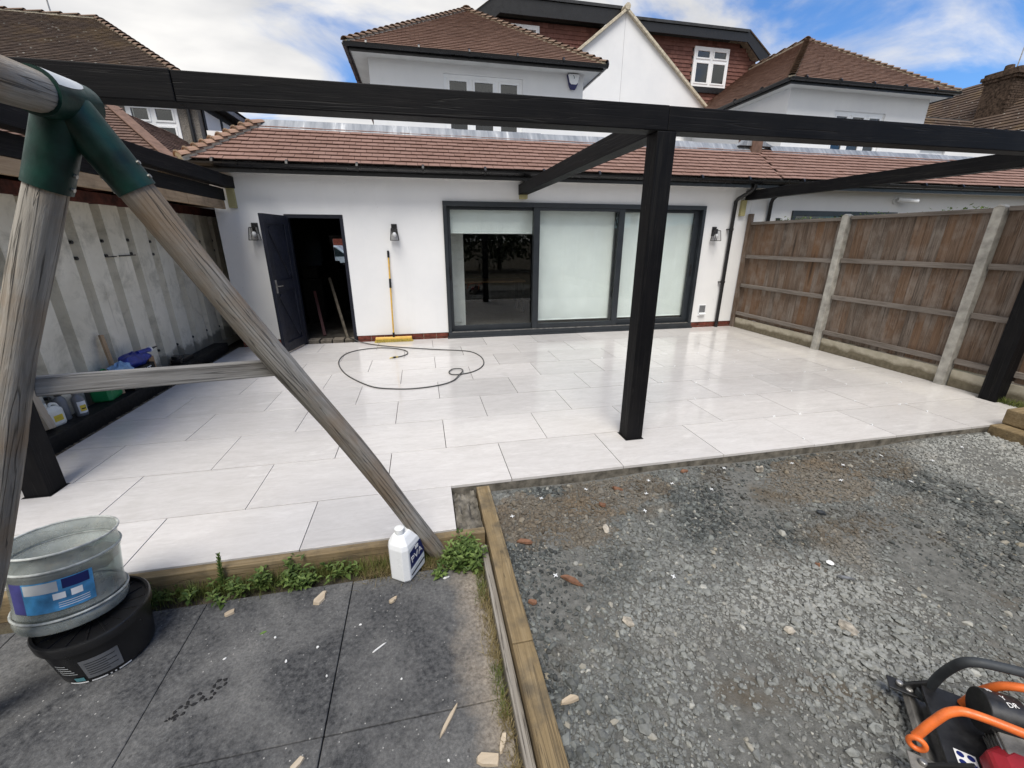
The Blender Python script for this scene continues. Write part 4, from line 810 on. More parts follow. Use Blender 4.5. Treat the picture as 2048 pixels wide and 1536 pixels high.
# security camera
sc_ = thing('security_camera', 'small white bullet camera on the wall over the fence', 'camera', (9.75, 7.5, 2.45))
b = MB(); b.tube([(9.62, 7.502, 2.45), (9.62, 7.47, 2.45)], 0.055, 16); b.tube([(9.62, 7.47, 2.45), (9.66, 7.43, 2.44)], 0.02, 8); b.build('bracket', 'white_plastic', sc_, smooth=True)
b = MB(); b.tube([(9.62, 7.44, 2.47), (9.93, 7.28, 2.43)], 0.045, 16); b.build('body', 'white_plastic', sc_, smooth=True)
b = MB(); b.tube([(9.927, 7.282, 2.4305), (9.934, 7.278, 2.4295)], 0.034, 16); b.build('lens', 'black_plastic', sc_)

# ------------------------------------------------------------------ wall lanterns
def lantern(x, z, label):
    t = thing('wall_lantern', label, 'wall lamp', (x, 7.5, z), 'black lanterns on the white wall')
    b = MB(); b.box(x - 0.045, x + 0.045, 7.478, 7.499, z - 0.04, z + 0.125); b.build('backplate', 'black_metal', t, bevel=0.003)
    b = MB(); b.box(x - 0.02, x + 0.02, 7.40, 7.478, z + 0.055, z + 0.085); b.prism([(x - 0.045, z + 0.05), (x + 0.045, z + 0.05), (x + 0.045, z + 0.062), (x - 0.045, z + 0.062)], 1, 7.355, 7.445); b.build('arm', 'black_metal', t)
    top = [(x - 0.045, 7.355, z + 0.05), (x + 0.045, 7.355, z + 0.05), (x + 0.045, 7.445, z + 0.05), (x - 0.045, 7.445, z + 0.05)]; bot = [(x - 0.065, 7.335, z - 0.125), (x + 0.065, 7.335, z - 0.125), (x + 0.065, 7.465, z - 0.125), (x - 0.065, 7.465, z - 0.125)]
    for i in range(4): b = MB(); b.beam(top[i], bot[i], 0.008, 0.008, (0.3, 1, 0.1)); b.beam(bot[i], bot[(i + 1) % 4], 0.010, 0.010); b.build('frame_bar', 'black_metal', t)
    for i in range(4): b = MB(); b.add([top[i], top[(i + 1) % 4], bot[(i + 1) % 4], bot[i]], [(0, 1, 2, 3)]); b.build('pane', 'lamp_glass', t)
    b = MB(Matrix.Translation((x, 7.40, z))); b.lathe([(0.0, 0.05), (0.018, 0.048), (0.018, 0.0), (0.0, 0.0)], 12); b.build('socket', 'black_metal', t)
    b = MB(Matrix.Translation((x, 7.40, z - 0.038))); b.lathe([(0.0, -0.042), (0.018, -0.038), (0.030, -0.022), (0.034, 0.0), (0.028, 0.02), (0.016, 0.037), (0.0, 0.038)], 16); b.build('bulb', 'white_plastic', t, smooth=True)
lantern(-2.45, 1.80, 'black wall lantern between the timber canopy and the navy door'); lantern(-0.385, 1.80, 'black wall lantern above the broom'); lantern(5.52, 1.80, 'black wall lantern beside the black downpipe'); lantern(6.90, 1.97, 'black wall lantern showing above the timber fence')

# ------------------------------------------------------------------ pergola
pg = thing('pergola', 'black stained timber pergola of square posts and beams over the patio', 'pergola', (1.7, 5, 0))
BZ0, BZ1 = 2.412, 2.568
for (x, y) in ((-2.77, 3.085), (1.69, 3.06), (6.085, 3.085)):
    b = MB(); b.box(x, x + 0.15, y, y + 0.15, -0.1, BZ0 - 0.001, 2); b.build('post', 'black_timber', pg, bevel=0.006)
    b = MB(); b.box(x - 0.012, x + 0.162, y - 0.012, y + 0.162, -0.005, 0.0012); b.build('post_gap', 'tar_black', pg)
for (a, c, dz) in ((-2.78, -1.285, 0.004), (-1.283, 1.765, 0.0), (1.767, 6.25, -0.002)):
    b = MB(); b.box(a, c, 3.06 - dz, 3.21, BZ0, BZ1 + dz, 0); b.build('front_beam', 'black_timber', pg, bevel=0.006)
for x in (-2.77, 1.69, 6.085):
    b = MB(); b.box(x, x + 0.15, 3.211, 7.497, BZ0 - 0.012, BZ1 - 0.012, 1); b.build('cross_beam', 'black_timber', pg, bevel=0.006)
for (x, z0) in ((-2.735, 2.13), (1.70, 2.335), (6.00, 2.12)):
    b = MB(); b.box(x, x + (0.125 if z0 > 2.2 else 0.10), 7.38 if z0 > 2.2 else 7.44, 7.498, z0, BZ0 - 0.014, 2); b.build('packing_block', 'pale_block', pg, bevel=0.004)

# ------------------------------------------------------------------ timber fence on the right
fn = thing('timber_fence', 'weathered closeboard fence with concrete posts and gravel boards', 'fence', (6.25, 4, -0.1))
posts = [5.47, 3.70, 1.90, 0.10, -1.70, -3.5]
edges = [7.46] + posts
for y in posts:
    b = MB(); b.box(6.185, 6.285, y - 0.05, y + 0.05, -0.3, 2.03); b.prism([(y - 0.05, 2.03), (y + 0.05, 2.03), (y, 2.055)], 0, 6.185, 6.285); b.build('concrete_post', 'concrete', fn, bevel=0.006)
b = MB(); b.box(6.20, 6.275, 7.40, 7.475, -0.1, 2.16, 2); b.build('wall_post', 'fence_wood', fn, bevel=0.004)
bw = 0.128; proto = MB(); proto.add([(0.0, 0, 0), (0.0, bw, 0), (0.030, bw, 0), (0.010, 0, 0), (0.0, 0, 1.79), (0.0, bw, 1.79), (0.030, bw, 1.79), (0.010, 0, 1.79)], [(0, 1, 2, 3), (7, 6, 5, 4), (0, 4, 5, 1), (1, 5, 6, 2), (2, 6, 7, 3), (3, 7, 4, 0)], [(x * 1.0, y, z * 0.06) for z in (0, 1.8) for (x, y) in ((0, 0), (0, bw), (0.02, bw), (0.01, 0))])
bo = proto.build('board', 'fence_wood', fn); first = True
for k in range(len(edges) - 1):
    ya = edges[k] - (0.06 if k else 0.07); yb = edges[k + 1] + 0.05
    y = yb; zt = 2.0 + 0.012 * k
    while y < ya + 0.015:
        loc = (6.272 + random.uniform(-0.003, 0.003), y, zt - 1.805 + random.uniform(-0.006, 0.006))
        if first: bo.location = loc; first = False
        else: shared('board', bo.data, loc, fn)
        y += 0.112 + random.uniform(-0.003, 0.003)
    b = MB(); b.box(6.236, 6.268, yb, ya, 0.0, 0.19); b.build('gravel_board', 'gravel_board', fn, bevel=0.008) if False else None
    b = MB(); b.box(6.240, 6.290, yb, ya, -0.12, 0.195 + 0.004 * k); b.build('gravel_board', 'gravel_board', fn, bevel=0.008)
    for z in (0.285, 0.835, 1.385):
        b = MB(); b.box(6.226, 6.2715, yb, ya, z - 0.032 + 0.012 * k, z + 0.032 + 0.012 * k, 1); b.build('rail', 'fence_rail', fn, bevel=0.005)
    b = MB(); b.box(6.225, 6.31, yb, ya, zt - 0.035, zt + 0.012, 1); b.build('capping', 'fence_rail', fn, bevel=0.004)

# ------------------------------------------------------------------ steel container and timber canopy on the left
ct = thing('steel_container', 'pale grey corrugated steel container side with rusty red top rail', 'container', (-4.5, 5, -0.1))
CX = -3.36; prof = []; y = 2.2; per = 0.437
while y < 8.75:
    prof += [(CX, y), (CX, y + 0.29), (CX - 0.085, y + 0.312), (CX - 0.085, y + 0.405), (CX + 0.006, y + 0.425), (CX + 0.006, y + 0.432), (CX, y + 0.437)]; y += per
b = MB(); vs = []
for (x, yy) in prof: vs += [(x, yy, 0.06), (x, yy, 2.10)]
b.add(vs, [(2 * i, 2 * i + 2, 2 * i + 3, 2 * i + 1) for i in range(len(prof) - 1)]); b.build('corrugated_panel', 'container_paint', ct)
b = MB(); b.box(-5.8, CX - 0.10, 2.2, 9.15, -0.05, 2.1); b.build('body', 'container_paint', ct)
b = MB(); b.box(CX - 0.08, CX + 0.03, 2.2, 9.2, 2.04, 2.155); b.build('top_rail', 'rust_red', ct, bevel=0.005)
b = MB(); b.box(CX - 0.08, CX + 0.02, 2.2, 9.2, -0.05, 0.07); b.build('bottom_rail', 'container_paint', ct, bevel=0.005)
b = MB(); b.box(CX - 0.1, CX + 0.04, 9.2, 9.34, -0.05, 2.16); b.build('corner_post', 'tar_black', ct, bevel=0.01)
yy = 2.2; k = 0
while yy < 8.6:
    for z in (1.50, 1.655, 0.30):
        b = MB(); b.tube([(CX - 0.086, yy + 0.385, z + 0.01 * (k % 3)), (CX - 0.030, yy + 0.385, z + 0.01 * (k % 3))], 0.017, 8); b.build('bolt', 'black_metal', ct)
    yy += per; k += 1
b = MB(); b.tube([(CX + 0.012, 5.55, 1.50), (CX + 0.012, 5.72, 1.50)], 0.006, 6); b.tube([(CX + 0.012, 5.77, 1.503), (CX + 0.012, 6.06, 1.505)], 0.007, 6); b.build('lashing_bar', 'black_metal', ct)
cn = thing('timber_canopy', 'flat canopy edge of raw timber and dark fascia above the container', 'canopy', (-3, 5, 2.1))
b = MB(); b.box(-2.79, -2.745, 2.2, 7.40, 2.225, 2.385, 1); b.build('dark_fascia', 'black_timber', cn, bevel=0.004)
segs = [2.2, 4.05, 5.12, 6.3, 7.38]
for i in range(4):
    b = MB(); b.box(-2.80, -2.755, segs[i] + 0.002, segs[i + 1] - 0.002, 2.105, 2.222, 1); b.build('raw_board', 'raw_timber', cn, bevel=0.004)
b = MB(); b.box(-5.6, -2.80, 2.2, 7.38, 2.235, 2.262); b.build('deck', 'raw_timber', cn)
b = MB(); b.box(-5.6, -2.97, 7.381, 9.3, 2.235, 2.262); b.build('deck', 'raw_timber', cn)  # extra deck added past the canopy to keep daylight out of the gap
b = MB(); b.box(-3.30, -2.97, 9.0, 9.05, -0.1, 2.234); b.build('gap_shade_panel', 'tar_black', cn)  # black panel added to stand for the shade deep in the gap
for y in np.arange(2.5, 7.3, 0.6): b = MB(); b.box(-4.2, -2.802, float(y), float(y) + 0.045, 2.16, 2.234, 0); b.build('joist', 'rust_red', cn)

# ------------------------------------------------------------------ the house on the left
n1 = thing('pebbledash_house', 'pebbledashed house with mossy dark hipped roof behind the container', 'house', (-8, 13, 0))
def hiproof(parent, ex1, ey, ez, r, tanp, length, deep, mat, pitchrows, strip):
    """roof with a hip on its right front corner; front face runs left"""
    sn = 1 / math.hypot(1, tanp); F = []; rows = int(r / sn / pitchrows)
    F.append(((ex1 - length, ey, ez), (1, 0, 0), (0, sn, tanp * sn), (0, -tanp * sn, sn), tile_field(0, 0, 0, 0, length, rows, pitchrows, TW, lambda a, s: a < length - s * sn + 0.05), pitchrows, TW, 0.014))
    F.append(((ex1, ey, ez), (0, 1, 0), (-sn, 0, tanp * sn), (tanp * sn, 0, sn), tile_field(0, 0, 0, 0, deep, rows, pitchrows, TW, lambda a, s: a > s * sn - 0.05), pitchrows, TW, 0.014))
    tiles_bulk('roof_tiles', F, mat, parent); e = -0.012
    b = MB(); b.add([(ex1 - length, ey, ez + e), (ex1, ey, ez + e), (ex1 - r, ey + r, ez + r * tanp + e), (ex1 - length, ey + r, ez + r * tanp + e), (ex1, ey + deep, ez + e), (ex1 - r, ey + deep, ez + r * tanp + e)], [(0, 1, 2, 3), (1, 4, 5, 2), (3, 2, 5)]); b.build('roof_board', 'dark_clutter', parent)
    if strip:
        b = MB(); p = Vector((ex1, ey, ez + 0.03)); q = Vector((ex1 - r, ey + r, ez + r * tanp + 0.03)); b.beam(p, q, 0.20, 0.03); b.build('hip_capping', 'brown_strip', parent, bevel=0.008)
    else:
        hip_caps((ex1, ey, ez + 0.02), (ex1 - r, ey + r, ez + r * tanp + 0.03), int(r / 0.16), 0.3, 'bonnets', parent, 'hip_tiles', False, 0.12)
        hip_caps((ex1 - r, ey + r, ez + r * tanp + 0.03), (ex1 - length, ey + r, ez + r * tanp + 0.03), 14, 0.3, 'bonnets', parent, 'ridge_tiles', False, 0.11)
hiproof(n1, -4.70, 12.70, 5.0, 3.65, 0.68, 9.5, 8.0, 'old_tiles', 0.10, False)
wall('wall', 'pebbledash', n1, -14.0, -5.05, 0.0, 5.0, 13.0, 0.2, [(-6.55, -5.48, 3.45, 4.72)])
b = MB(); b.box(-5.25, -5.05, 13.201, 20, 0, 5.0); b.build('side_wall', 'pebbledash', n1)
window(n1, -6.55, -5.48, 3.45, 4.72, 12.975, 2, transom=4.30)
b = MB(); b.box(-14.0, -4.72, 12.72, 12.75, 4.86, 5.0); b.box(-4.75, -4.72, 12.751, 20, 4.86, 5.0); b.build('fascia', 'black_plastic', n1)
b = MB(); b.box(-14.0, -4.75, 12.751, 13.0, 4.88, 4.90); b.box(-5.05, -4.752, 13.0, 20, 4.88, 4.90); b.build('soffit', 'dark_clutter', n1)
b = MB(); b.tube([(-5.22, 12.94, 0.0), (-5.22, 12.94, 4.9)], 0.04, 10); b.build('downpipe', 'black_plastic', n1, smooth=True)
b = MB(); b.box(-5.05, -5.035, 13.25, 16.9, 2.6, 4.86); pnl = b.build('half_timbering', 'white_render', n1)
for (ya, yb, za, zb) in ((13.2, 13.32, 2.6, 4.86), (14.25, 14.36, 2.6, 4.86), (16.8, 16.92, 2.6, 4.86), (13.32, 14.25, 4.72, 4.86), (14.36, 16.8, 4.72, 4.86)): b = MB(); b.box(-5.034, -5.015, ya, yb, za, zb); b.build('timber', 'tar_black', pnl)
b = MB(); b.box(-5.034, -5.01, 14.5, 16.6, 3.5, 4.6); sw = b.build('side_window', 'upvc', n1)
for i in range(3): b = MB(); b.box(-5.009, -5.004, 14.58 + 0.68 * i, 15.16 + 0.68 * i, 3.6, 4.5); b.build('pane', 'window_glass', sw)
b = MB(); b.tube(smoothpath([(-5.005, 13.62, 4.05), (-5.0, 13.80, 4.12), (-5.0, 13.95, 4.0), (-5.0, 13.82, 3.86), (-5.005, 13.66, 3.90)], 5), 0.014, 6); b.build('wall_hook', 'black_metal', n1)
an = MB(); an.tube([(-9.45, 16.4, 7.4), (-9.5, 16.4, 9.4)], 0.018, 6); an.build('aerial_pole', 'steel', n1)
# its single-storey lean-to
b = MB(); b.box(-9.0, -4.45, 9.65, 12.8, 0.0, 2.9); 
hiproof(n1, -4.135, 9.30, 2.97, 1.545, 0.74, 7.0, 4.0, 'brown_tiles', 0.10, True)
b.build('lean_to_wall', 'pebbledash', n1)
f = MB(); f.box(-11.0, -4.165, 9.32, 9.34, 2.83, 2.965); f.box(-4.185, -4.165, 9.341, 12.8, 2.83, 2.965); f.build('fascia', 'black_plastic', n1)

# ------------------------------------------------------------------ far house on the right and the house across the street
n2 = thing('far_house', 'dark mossy roofed house with brick chimney beyond the right hand semi', 'house', (22, 15, 0))
def simple_roof(parent, o, u, v, n, w, h, mat):
    tiles_bulk('roof_tiles', [(o, u, v, n, tile_field(0, 0, 0, 0, w, int(h / 0.2), 0.2, 0.3, lambda a, s: a < w), 0.2, 0.3, 0.03)], mat, parent)
b = MB(); b.box(17.0, 32.0, 14.3, 22, 0, 4.6); b.build('wall', 'white_render', n2)
c_ = math.cos(rad(40)); s_ = math.sin(rad(40))
simple_roof(n2, (16.6, 12.9, 4.50), (1, 0, 0), (0, c_, s_), (0, -s_, c_), 15.5, 2.75, 'old_tiles')
b = MB(); b.add([(16.6, 12.9, 4.49), (32, 12.9, 4.49), (32, 12.9 + 2.75 * c_, 4.48 + 2.75 * s_), (16.6, 12.9 + 2.75 * c_, 4.48 + 2.75 * s_)], [(0, 1, 2, 3)]); b.build('roof_board', 'dark_clutter', n2)
# cross wing gable slope rising to the right
simple_roof(n2, (20.9, 12.2, 5.35), (0, 1, 0), (c_ * 0.98, 0, s_), (-s_, 0, c_), 6.0, 4.2, 'old_tiles')
b = MB(); b.prism([(20.9, 4.4), (24.1, 4.4), (24.1, 8.0), (20.9, 5.33)], 1, 12.3, 18); b.build('cross_wing', 'white_render', n2)
b = MB(); b.beam((20.88, 12.15, 5.38), (24.1, 12.15, 8.06), 0.1, 0.06); b.build('verge', 'cream_mortar', n2)
chm = MB(); chm.box(21.9, 23.5, 14.0, 14.9, 5.4, 7.45); ch = chm.build('chimney', 'chimney_brick', n2)
for k in range(26):
    z = 5.5 + k * 0.075; off = 0.11 if k % 2 else 0.0; 
    for i in range(8):
        x = 21.88 + off + i * 0.225
        if x > 23.4: continue
        t = MB(); t.box(x, x + 0.213, 13.985, 14.05, z, z + 0.064, tone=random.random()); t.build('brick', 'chimney_brick', ch)
for (e, za, zb) in ((0.06, 7.40, 7.50), (0.11, 7.50, 7.62), (0.05, 7.62, 7.72)): t = MB(); t.box(21.9 - e, 23.5 + e, 14.0 - e - 0.02, 14.9 + e, za, zb); t.build('corbel', 'chimney_brick', ch, bevel=0.01)
for x in (22.2, 22.7, 23.2): t = MB(Matrix.Translation((x, 14.45, 7.72))); t.lathe([(0.0, 0), (0.15, 0.0), (0.13, 0.2), (0.11, 0.21), (0.11, 0.05)], 12); t.build('chimney_pot', 'chimney_brick', ch, smooth=True)
t = MB(); t.tube([(22.6, 14.5, 7.5), (22.7, 14.5, 9.2)], 0.02, 6); t.build('aerial_pole', 'steel', n2)
n3 = thing('brick_house', 'red brick house across the street seen through the passage window', 'house', (-7, 30, 0))
wall('wall', 'brick_red', n3, -14, 1, 0, 6, 28, 0.3, [(-5.2, -4.0, 2.4, 3.8), (-6.6, -6.0, 0, 2.2)]); window(n3, -5.2, -4.0, 2.4, 3.8, 28.05, 2); t = MB(); t.box(-6.6, -6.0, 28.05, 28.1, 0, 2.2); t.build('front_door', 'white_paint', n3)
t = MB(); t.prism([(28, 6), (34, 6), (31, 8.4)], 0, -14.2, 1.2); t.build('roof', 'brick_red', n3)
car = thing('parked_car', 'pale blue car parked across the street beyond the passage window', 'car', (-4.6, 22, 0))
t = MB(); t.prism([(-6.4, 0.3), (-2.6, 0.3), (-2.5, 0.75), (-3.1, 0.92), (-3.7, 1.42), (-5.3, 1.45), (-6.2, 0.95), (-6.5, 0.85)], 1, 21.2, 22.8); t.build('body', 'car_paint', car, bevel=0.06)
t = MB(); t.prism([(-3.25, 0.95), (-3.78, 1.36), (-5.2, 1.38), (-5.95, 0.98)], 1, 21.19, 21.198); t.build('side_window', 'window_glass', car)
for x in (-5.8, -3.3): t = MB(); t.tube([(x, 21.18, 0.3), (x, 21.4, 0.3)], 0.31, 18); w_ = t.build('wheel', 'tyre', car); t = MB(); t.tube([(x, 21.17, 0.3), (x, 21.179, 0.3)], 0.19, 14); t.build('rim', 'steel', w_)

# ------------------------------------------------------------------ garden end behind the camera (seen only as reflections)
def leafcloud(name, cx, cy, cz, rx, ry, rz, N, size, mat, parent, kind='stuff'):
    d = RNG.normal(size=(N, 3)); d /= np.linalg.norm(d, axis=1)[:, None]; rr = RNG.random(N) ** 0.33; lump = 1 + 0.18 * np.sin(5 * d[:, 0] + 3 * d[:, 2]) * np.cos(4 * d[:, 1]); c = np.array([cx, cy, cz]) + d * (rr * lump)[:, None] * np.array([rx, ry, rz])
    a = RNG.normal(size=(N, 3)); a /= np.linalg.norm(a, axis=1)[:, None]; bb = np.cross(a, RNG.normal(size=(N, 3))); bb /= np.linalg.norm(bb, axis=1)[:, None]; s = size * RNG.uniform(0.6, 1.3, N)[:, None]
    V = np.stack([c - a * s, c + bb * s * 0.5, c + a * s, c - bb * s * 0.5], 1).reshape(-1, 3); Q = np.arange(4 * N).reshape(-1, 4)
    return bulk(name, V, Q, mat, parent, np.repeat(RNG.random(N), 4), kind)
for i, (x, y, h) in enumerate(((-9, -11, 5.5), (-4.5, -12.5, 6.5), (0.5, -11.5, 5.0), (5.0, -12.5, 6.2), (9.5, -11, 5.5))):
    t = thing('garden_tree', 'leafy tree at the far end of the garden, mirrored in the glass doors', 'tree', (x, y, -0.16), 'trees at the garden end')
    b = MB(); b.tube([(x, y, -0.16), (x + 0.1, y, h * 0.35), (x, y + 0.1, h * 0.7)], [0.16, 0.12, 0.05], 8); b.build('trunk', 'bark', t)
    leafcloud('crown', x, y, h * 0.52, 2.9, 1.8, h * 0.5, 5000, 0.16, 'hedge_leaf', t)

# ------------------------------------------------------------------ wooden swing frame beside the camera
sg = thing('swing_frame', 'weathered round timber swing frame with dark green corner connector', 'swing', (-0.9, 1.8, -0.15))
T = Vector((-0.938, 1.571, 2.046)); RD = Vector((0.03, -1.0, -0.05)).normalized(); B1 = Vector((0.012, 2.118, -0.16)); B2 = Vector((-1.90, 1.50, -0.16))
def pole(p, q, r0, r1, name, mat='grey_pole', bow=0.012, seg=20):
    pts = []; rr = []
    for i in range(15):
        t = i / 14; c = p.lerp(q, t); w = bow * min(1, t * 2.2) * math.sin(t * 7.1 + p.x * 3) * (1 - t ** 6); pts.append(tuple(c + Vector((w, w * 0.6, 0)))); rr.append((r0 + (r1 - r0) * t) * (1 + 0.035 * math.sin(t * 23 + q.x)))
    b = MB(); b.tube(pts, rr, seg); return b.build(name, mat, sg, smooth=True)
d1 = (B1 - T).normalized(); d2 = (B2 - T).normalized()
pole(T + d1 * 0.09, B1, 0.048, 0.050, 'leg'); pole(T + d2 * 0.09, B2, 0.048, 0.050, 'leg')
E2 = T + RD * 2.45
pole(T + RD * 0.03, E2 - RD * 0.03, 0.050, 0.050, 'ridge_pole', bow=0.0)
def connector(c, rd, a, bdir):
    b = MB(); b.tube([tuple(c + rd * 0.10), tuple(c - rd * 0.075)], 0.0575, 28); o = b.build('connector', 'green_metal', sg, smooth=True)
    b = MB(); b.tube([tuple(c - rd * 0.0751), tuple(c - rd * 0.084), tuple(c - rd * 0.089)], [0.0575, 0.053, 0.035], 28); b.build('end_cap', 'green_metal', o, smooth=True)
    for d in (a, bdir):
        b = MB(); b.tube([tuple(c + d * 0.02), tuple(c + d * 0.245)], 0.0545, 28); b.build('leg_sleeve', 'green_metal', o, smooth=True)
        s = d.cross(rd).normalized()
        for k in (0.185, 0.225):
            for sg_ in (-1, 1):
                b = MB(); q = c + d * k; b.tube([tuple(q + s * sg_ * 0.050), tuple(q + s * sg_ * 0.060)], 0.006, 8); b.build('screw', 'steel', o)
    return o
co = connector(T, RD, d1, d2)
# pale grey patch curved over the top of the connector
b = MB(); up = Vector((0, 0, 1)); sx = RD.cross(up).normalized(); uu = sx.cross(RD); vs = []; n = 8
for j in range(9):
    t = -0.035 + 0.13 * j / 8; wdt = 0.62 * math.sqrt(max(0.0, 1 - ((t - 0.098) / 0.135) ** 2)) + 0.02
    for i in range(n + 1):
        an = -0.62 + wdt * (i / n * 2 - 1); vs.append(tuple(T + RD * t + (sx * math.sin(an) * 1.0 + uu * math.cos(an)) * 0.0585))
b.add(vs, [(j * (n + 1) + i, j * (n + 1) + i + 1, (j + 1) * (n + 1) + i + 1, (j + 1) * (n + 1) + i) for j in range(8) for i in range(n)]); b.build('pale_patch', 'pale_grey', co, smooth=True)
b = MB(); p = T + d2 * 0.895; q = T + d1 * 0.965; ax = (q - p).normalized(); fw = Vector((0.3, -0.95, 0)); b.beam(p + Vector((0.03, 0.04, 0.0)), q + Vector((-0.02, 0.04, 0)), 0.035, 0.066, (0, 0, 1)); b.build('cross_slat', 'grey_slat', sg, bevel=0.005)
# rear pair of legs
R1 = Vector((E2.x + 0.95, E2.y - 0.35, -0.16)); R2 = Vector((E2.x - 0.95, E2.y - 0.1, -0.16)); e1 = (R1 - E2).normalized(); e2 = (R2 - E2).normalized()
connector(E2, -RD, e1, e2); pole(E2 + e1 * 0.09, R1, 0.048, 0.05, 'leg'); pole(E2 + e2 * 0.09, R2, 0.048, 0.05, 'leg')

# ------------------------------------------------------------------ buckets
tb_ = thing('paint_tub', 'black plastic tub with white print under the cloudy bucket', 'tub', (-1.53, 1.785, -0.12))
Mt = Matrix.Translation((-1.53, 1.785, -0.118)) @ Matrix.Rotation(rad(2), 4, 'X')
b = MB(Mt); b.lathe([(0.0, 0.004), (0.0, 0.0), (0.155, 0.0), (0.163, 0.006), (0.186, 0.205), (0.186, 0.21)], 48); b.build('body', 'black_plastic', tb_, smooth=True)
b = MB(Mt); b.lathe([(0.187, 0.198), (0.197, 0.20), (0.199, 0.235), (0.194, 0.243), (0.184, 0.243), (0.180, 0.225), (0.03, 0.222), (0.0, 0.222)], 48); ld = b.build('lid', 'black_plastic', tb_, smooth=True)
for k in range(16):
    a = 2 * math.pi * k / 16; b = MB(Mt); b.beam((0.05 * math.cos(a), 0.05 * math.sin(a), 0.2245), (0.172 * math.cos(a), 0.172 * math.sin(a), 0.2265), 0.006, 0.006); b.build('rib', 'black_plastic', ld)
def wrap(name, Mx, r, a0, a1, z0, z1, mat, parent, taper=0.0, n=12, zshift=0.0):
    b = MB(Mx); vs = []
    for i in range(n + 1):
        a = a0 + (a1 - a0) * i / n
        for z in (z0, z1): rr = r + taper * z; vs.append((rr * math.cos(a), rr * math.sin(a), z + zshift * i / n))
    b.add(vs, [(2 * i, 2 * i + 2, 2 * i + 3, 2 * i + 1) for i in range(n)]); return b.build(name, mat, parent, smooth=True)
tp = (0.186 - 0.163) / 0.2
wrap('label_panel', Mt, 0.1642, rad(-82), rad(-42), 0.03, 0.145, 'grey_plastic', tb_, tp)
for k in range(6): wrap('print_line', Mt, 0.1650, rad(-78), rad(-78 + 22 + 10 * (k % 2)), 0.05 + 0.014 * k, 0.0535 + 0.014 * k, 'black_print', tb_, tp)
for k in range(5): wrap('print_line', Mt, 0.1646, rad(-112), rad(-112 + 22 - 2 * k), 0.07 + 0.014 * k, 0.074 + 0.014 * k, 'pale_grey', tb_, tp)
wrap('print_mark', Mt, 0.1648, rad(-98), rad(-86), 0.022, 0.045, 'teal_print', tb_, tp)
for (a0, a1) in ((-108, -84), (-80, -62), (-59, -57), (-54, -52), (-49, -34)): wrap('print_bar', Mt, 0.1648, rad(a0), rad(a1), 0.008, 0.016, 'white_print', tb_, tp)
bk = thing('bucket', 'cloudy plastic bucket with blue picture label and cement scum', 'bucket', (-1.6, 1.79, 0.12))
Mb = Matrix.Translation((-1.605, 1.795, 0.128)) @ Matrix.Rotation(rad(-9), 4, 'X') @ Matrix.Rotation(rad(2), 4, 'Y') @ Matrix.Scale(1.07, 4)
outer = [(0.0, 0.0), (0.150, 0.0), (0.166, 0.010), (0.171, 0.030), (0.168, 0.048), (0.160, 0.056), (0.160, 0.066), (0.166, 0.074), (0.163, 0.085), (0.161, 0.10), (0.163, 0.235), (0.168, 0.243), (0.170, 0.258), (0.166, 0.27), (0.162, 0.285), (0.163, 0.312), (0.168, 0.322), (0.168, 0.33)]
inner = [(r - 0.004, z) for r, z in outer[::-1] if z > 0.005]; inner[0] = (0.164, 0.33)
b = MB(Mb); b.lathe(outer + inner + [(0.14, 0.006), (0.0, 0.006)], 56); b.build('shell', 'cloudy_plastic', bk, smooth=True)
b = MB(Mb); b.tube([(0.1675 * math.cos(a), 0.1675 * math.sin(a), 0.327) for a in np.linspace(0, 2 * math.pi, 56, endpoint=False)], 0.0048, 8, False, True); b.tube([(0.1685 * math.cos(a), 0.1685 * math.sin(a), 0.262) for a in np.linspace(0, 2 * math.pi, 56, endpoint=False)], 0.0050, 8, False, True); b.tube([(0.1695 * math.cos(a), 0.1695 * math.sin(a), 0.062) for a in np.linspace(0, 2 * math.pi, 56, endpoint=False)], 0.0045, 8, False, True); b.build('rim', 'rim_plastic', bk, smooth=True)
b = MB(Mb); n = 40; vs = [(0.0, 0.0, 0.205)]
for j in range(1, 6):
    for k in range(n): a = 2 * math.pi * k / n; r = 0.1555 * j / 5; vs.append((r * math.cos(a), r * math.sin(a), 0.205 + 0.012 * math.sin(3 * a + j) * (j / 5) + random.uniform(-0.006, 0.006)))
fs = [(0, 1 + k, 1 + (k + 1) % n) for k in range(n)] + [(1 + (j - 1) * n + k, 1 + j * n + k, 1 + j * n + (k + 1) % n, 1 + (j - 1) * n + (k + 1) % n) for j in range(1, 5) for k in range(n)]
b.add(vs, fs); b.build('cement_water', 'cement_scum', bk, smooth=True)
wrap('label_side', Mb, 0.1622, rad(-118), rad(-100), 0.10, 0.225, 'violet_label', bk, 0.013, 6)
lb = wrap('label_front', Mb, 0.1624, rad(-100), rad(-30), 0.098, 0.225, 'sky_label', bk, 0.013, 18)
wrap('print_picture', Mb, 0.1632, rad(-98), rad(-64), 0.178, 0.22, 'pale_grey', lb, 0.013, 6); wrap('print_picture', Mb, 0.1632, rad(-60), rad(-34), 0.183, 0.222, 'blue_label', lb, 0.013, 6); wrap('print_picture', Mb, 0.1633, rad(-70), rad(-58), 0.145, 0.17, 'white_print', lb, 0.013, 4); wrap('print_picture', Mb, 0.1633, rad(-53), rad(-42), 0.145, 0.172, 'white_print', lb, 0.013, 4)
for k in range(3): wrap('print_line', Mb, 0.1633, rad(-66), rad(-36), 0.110 + 0.009 * k, 0.1125 + 0.009 * k, 'white_print', lb, 0.013, 5)

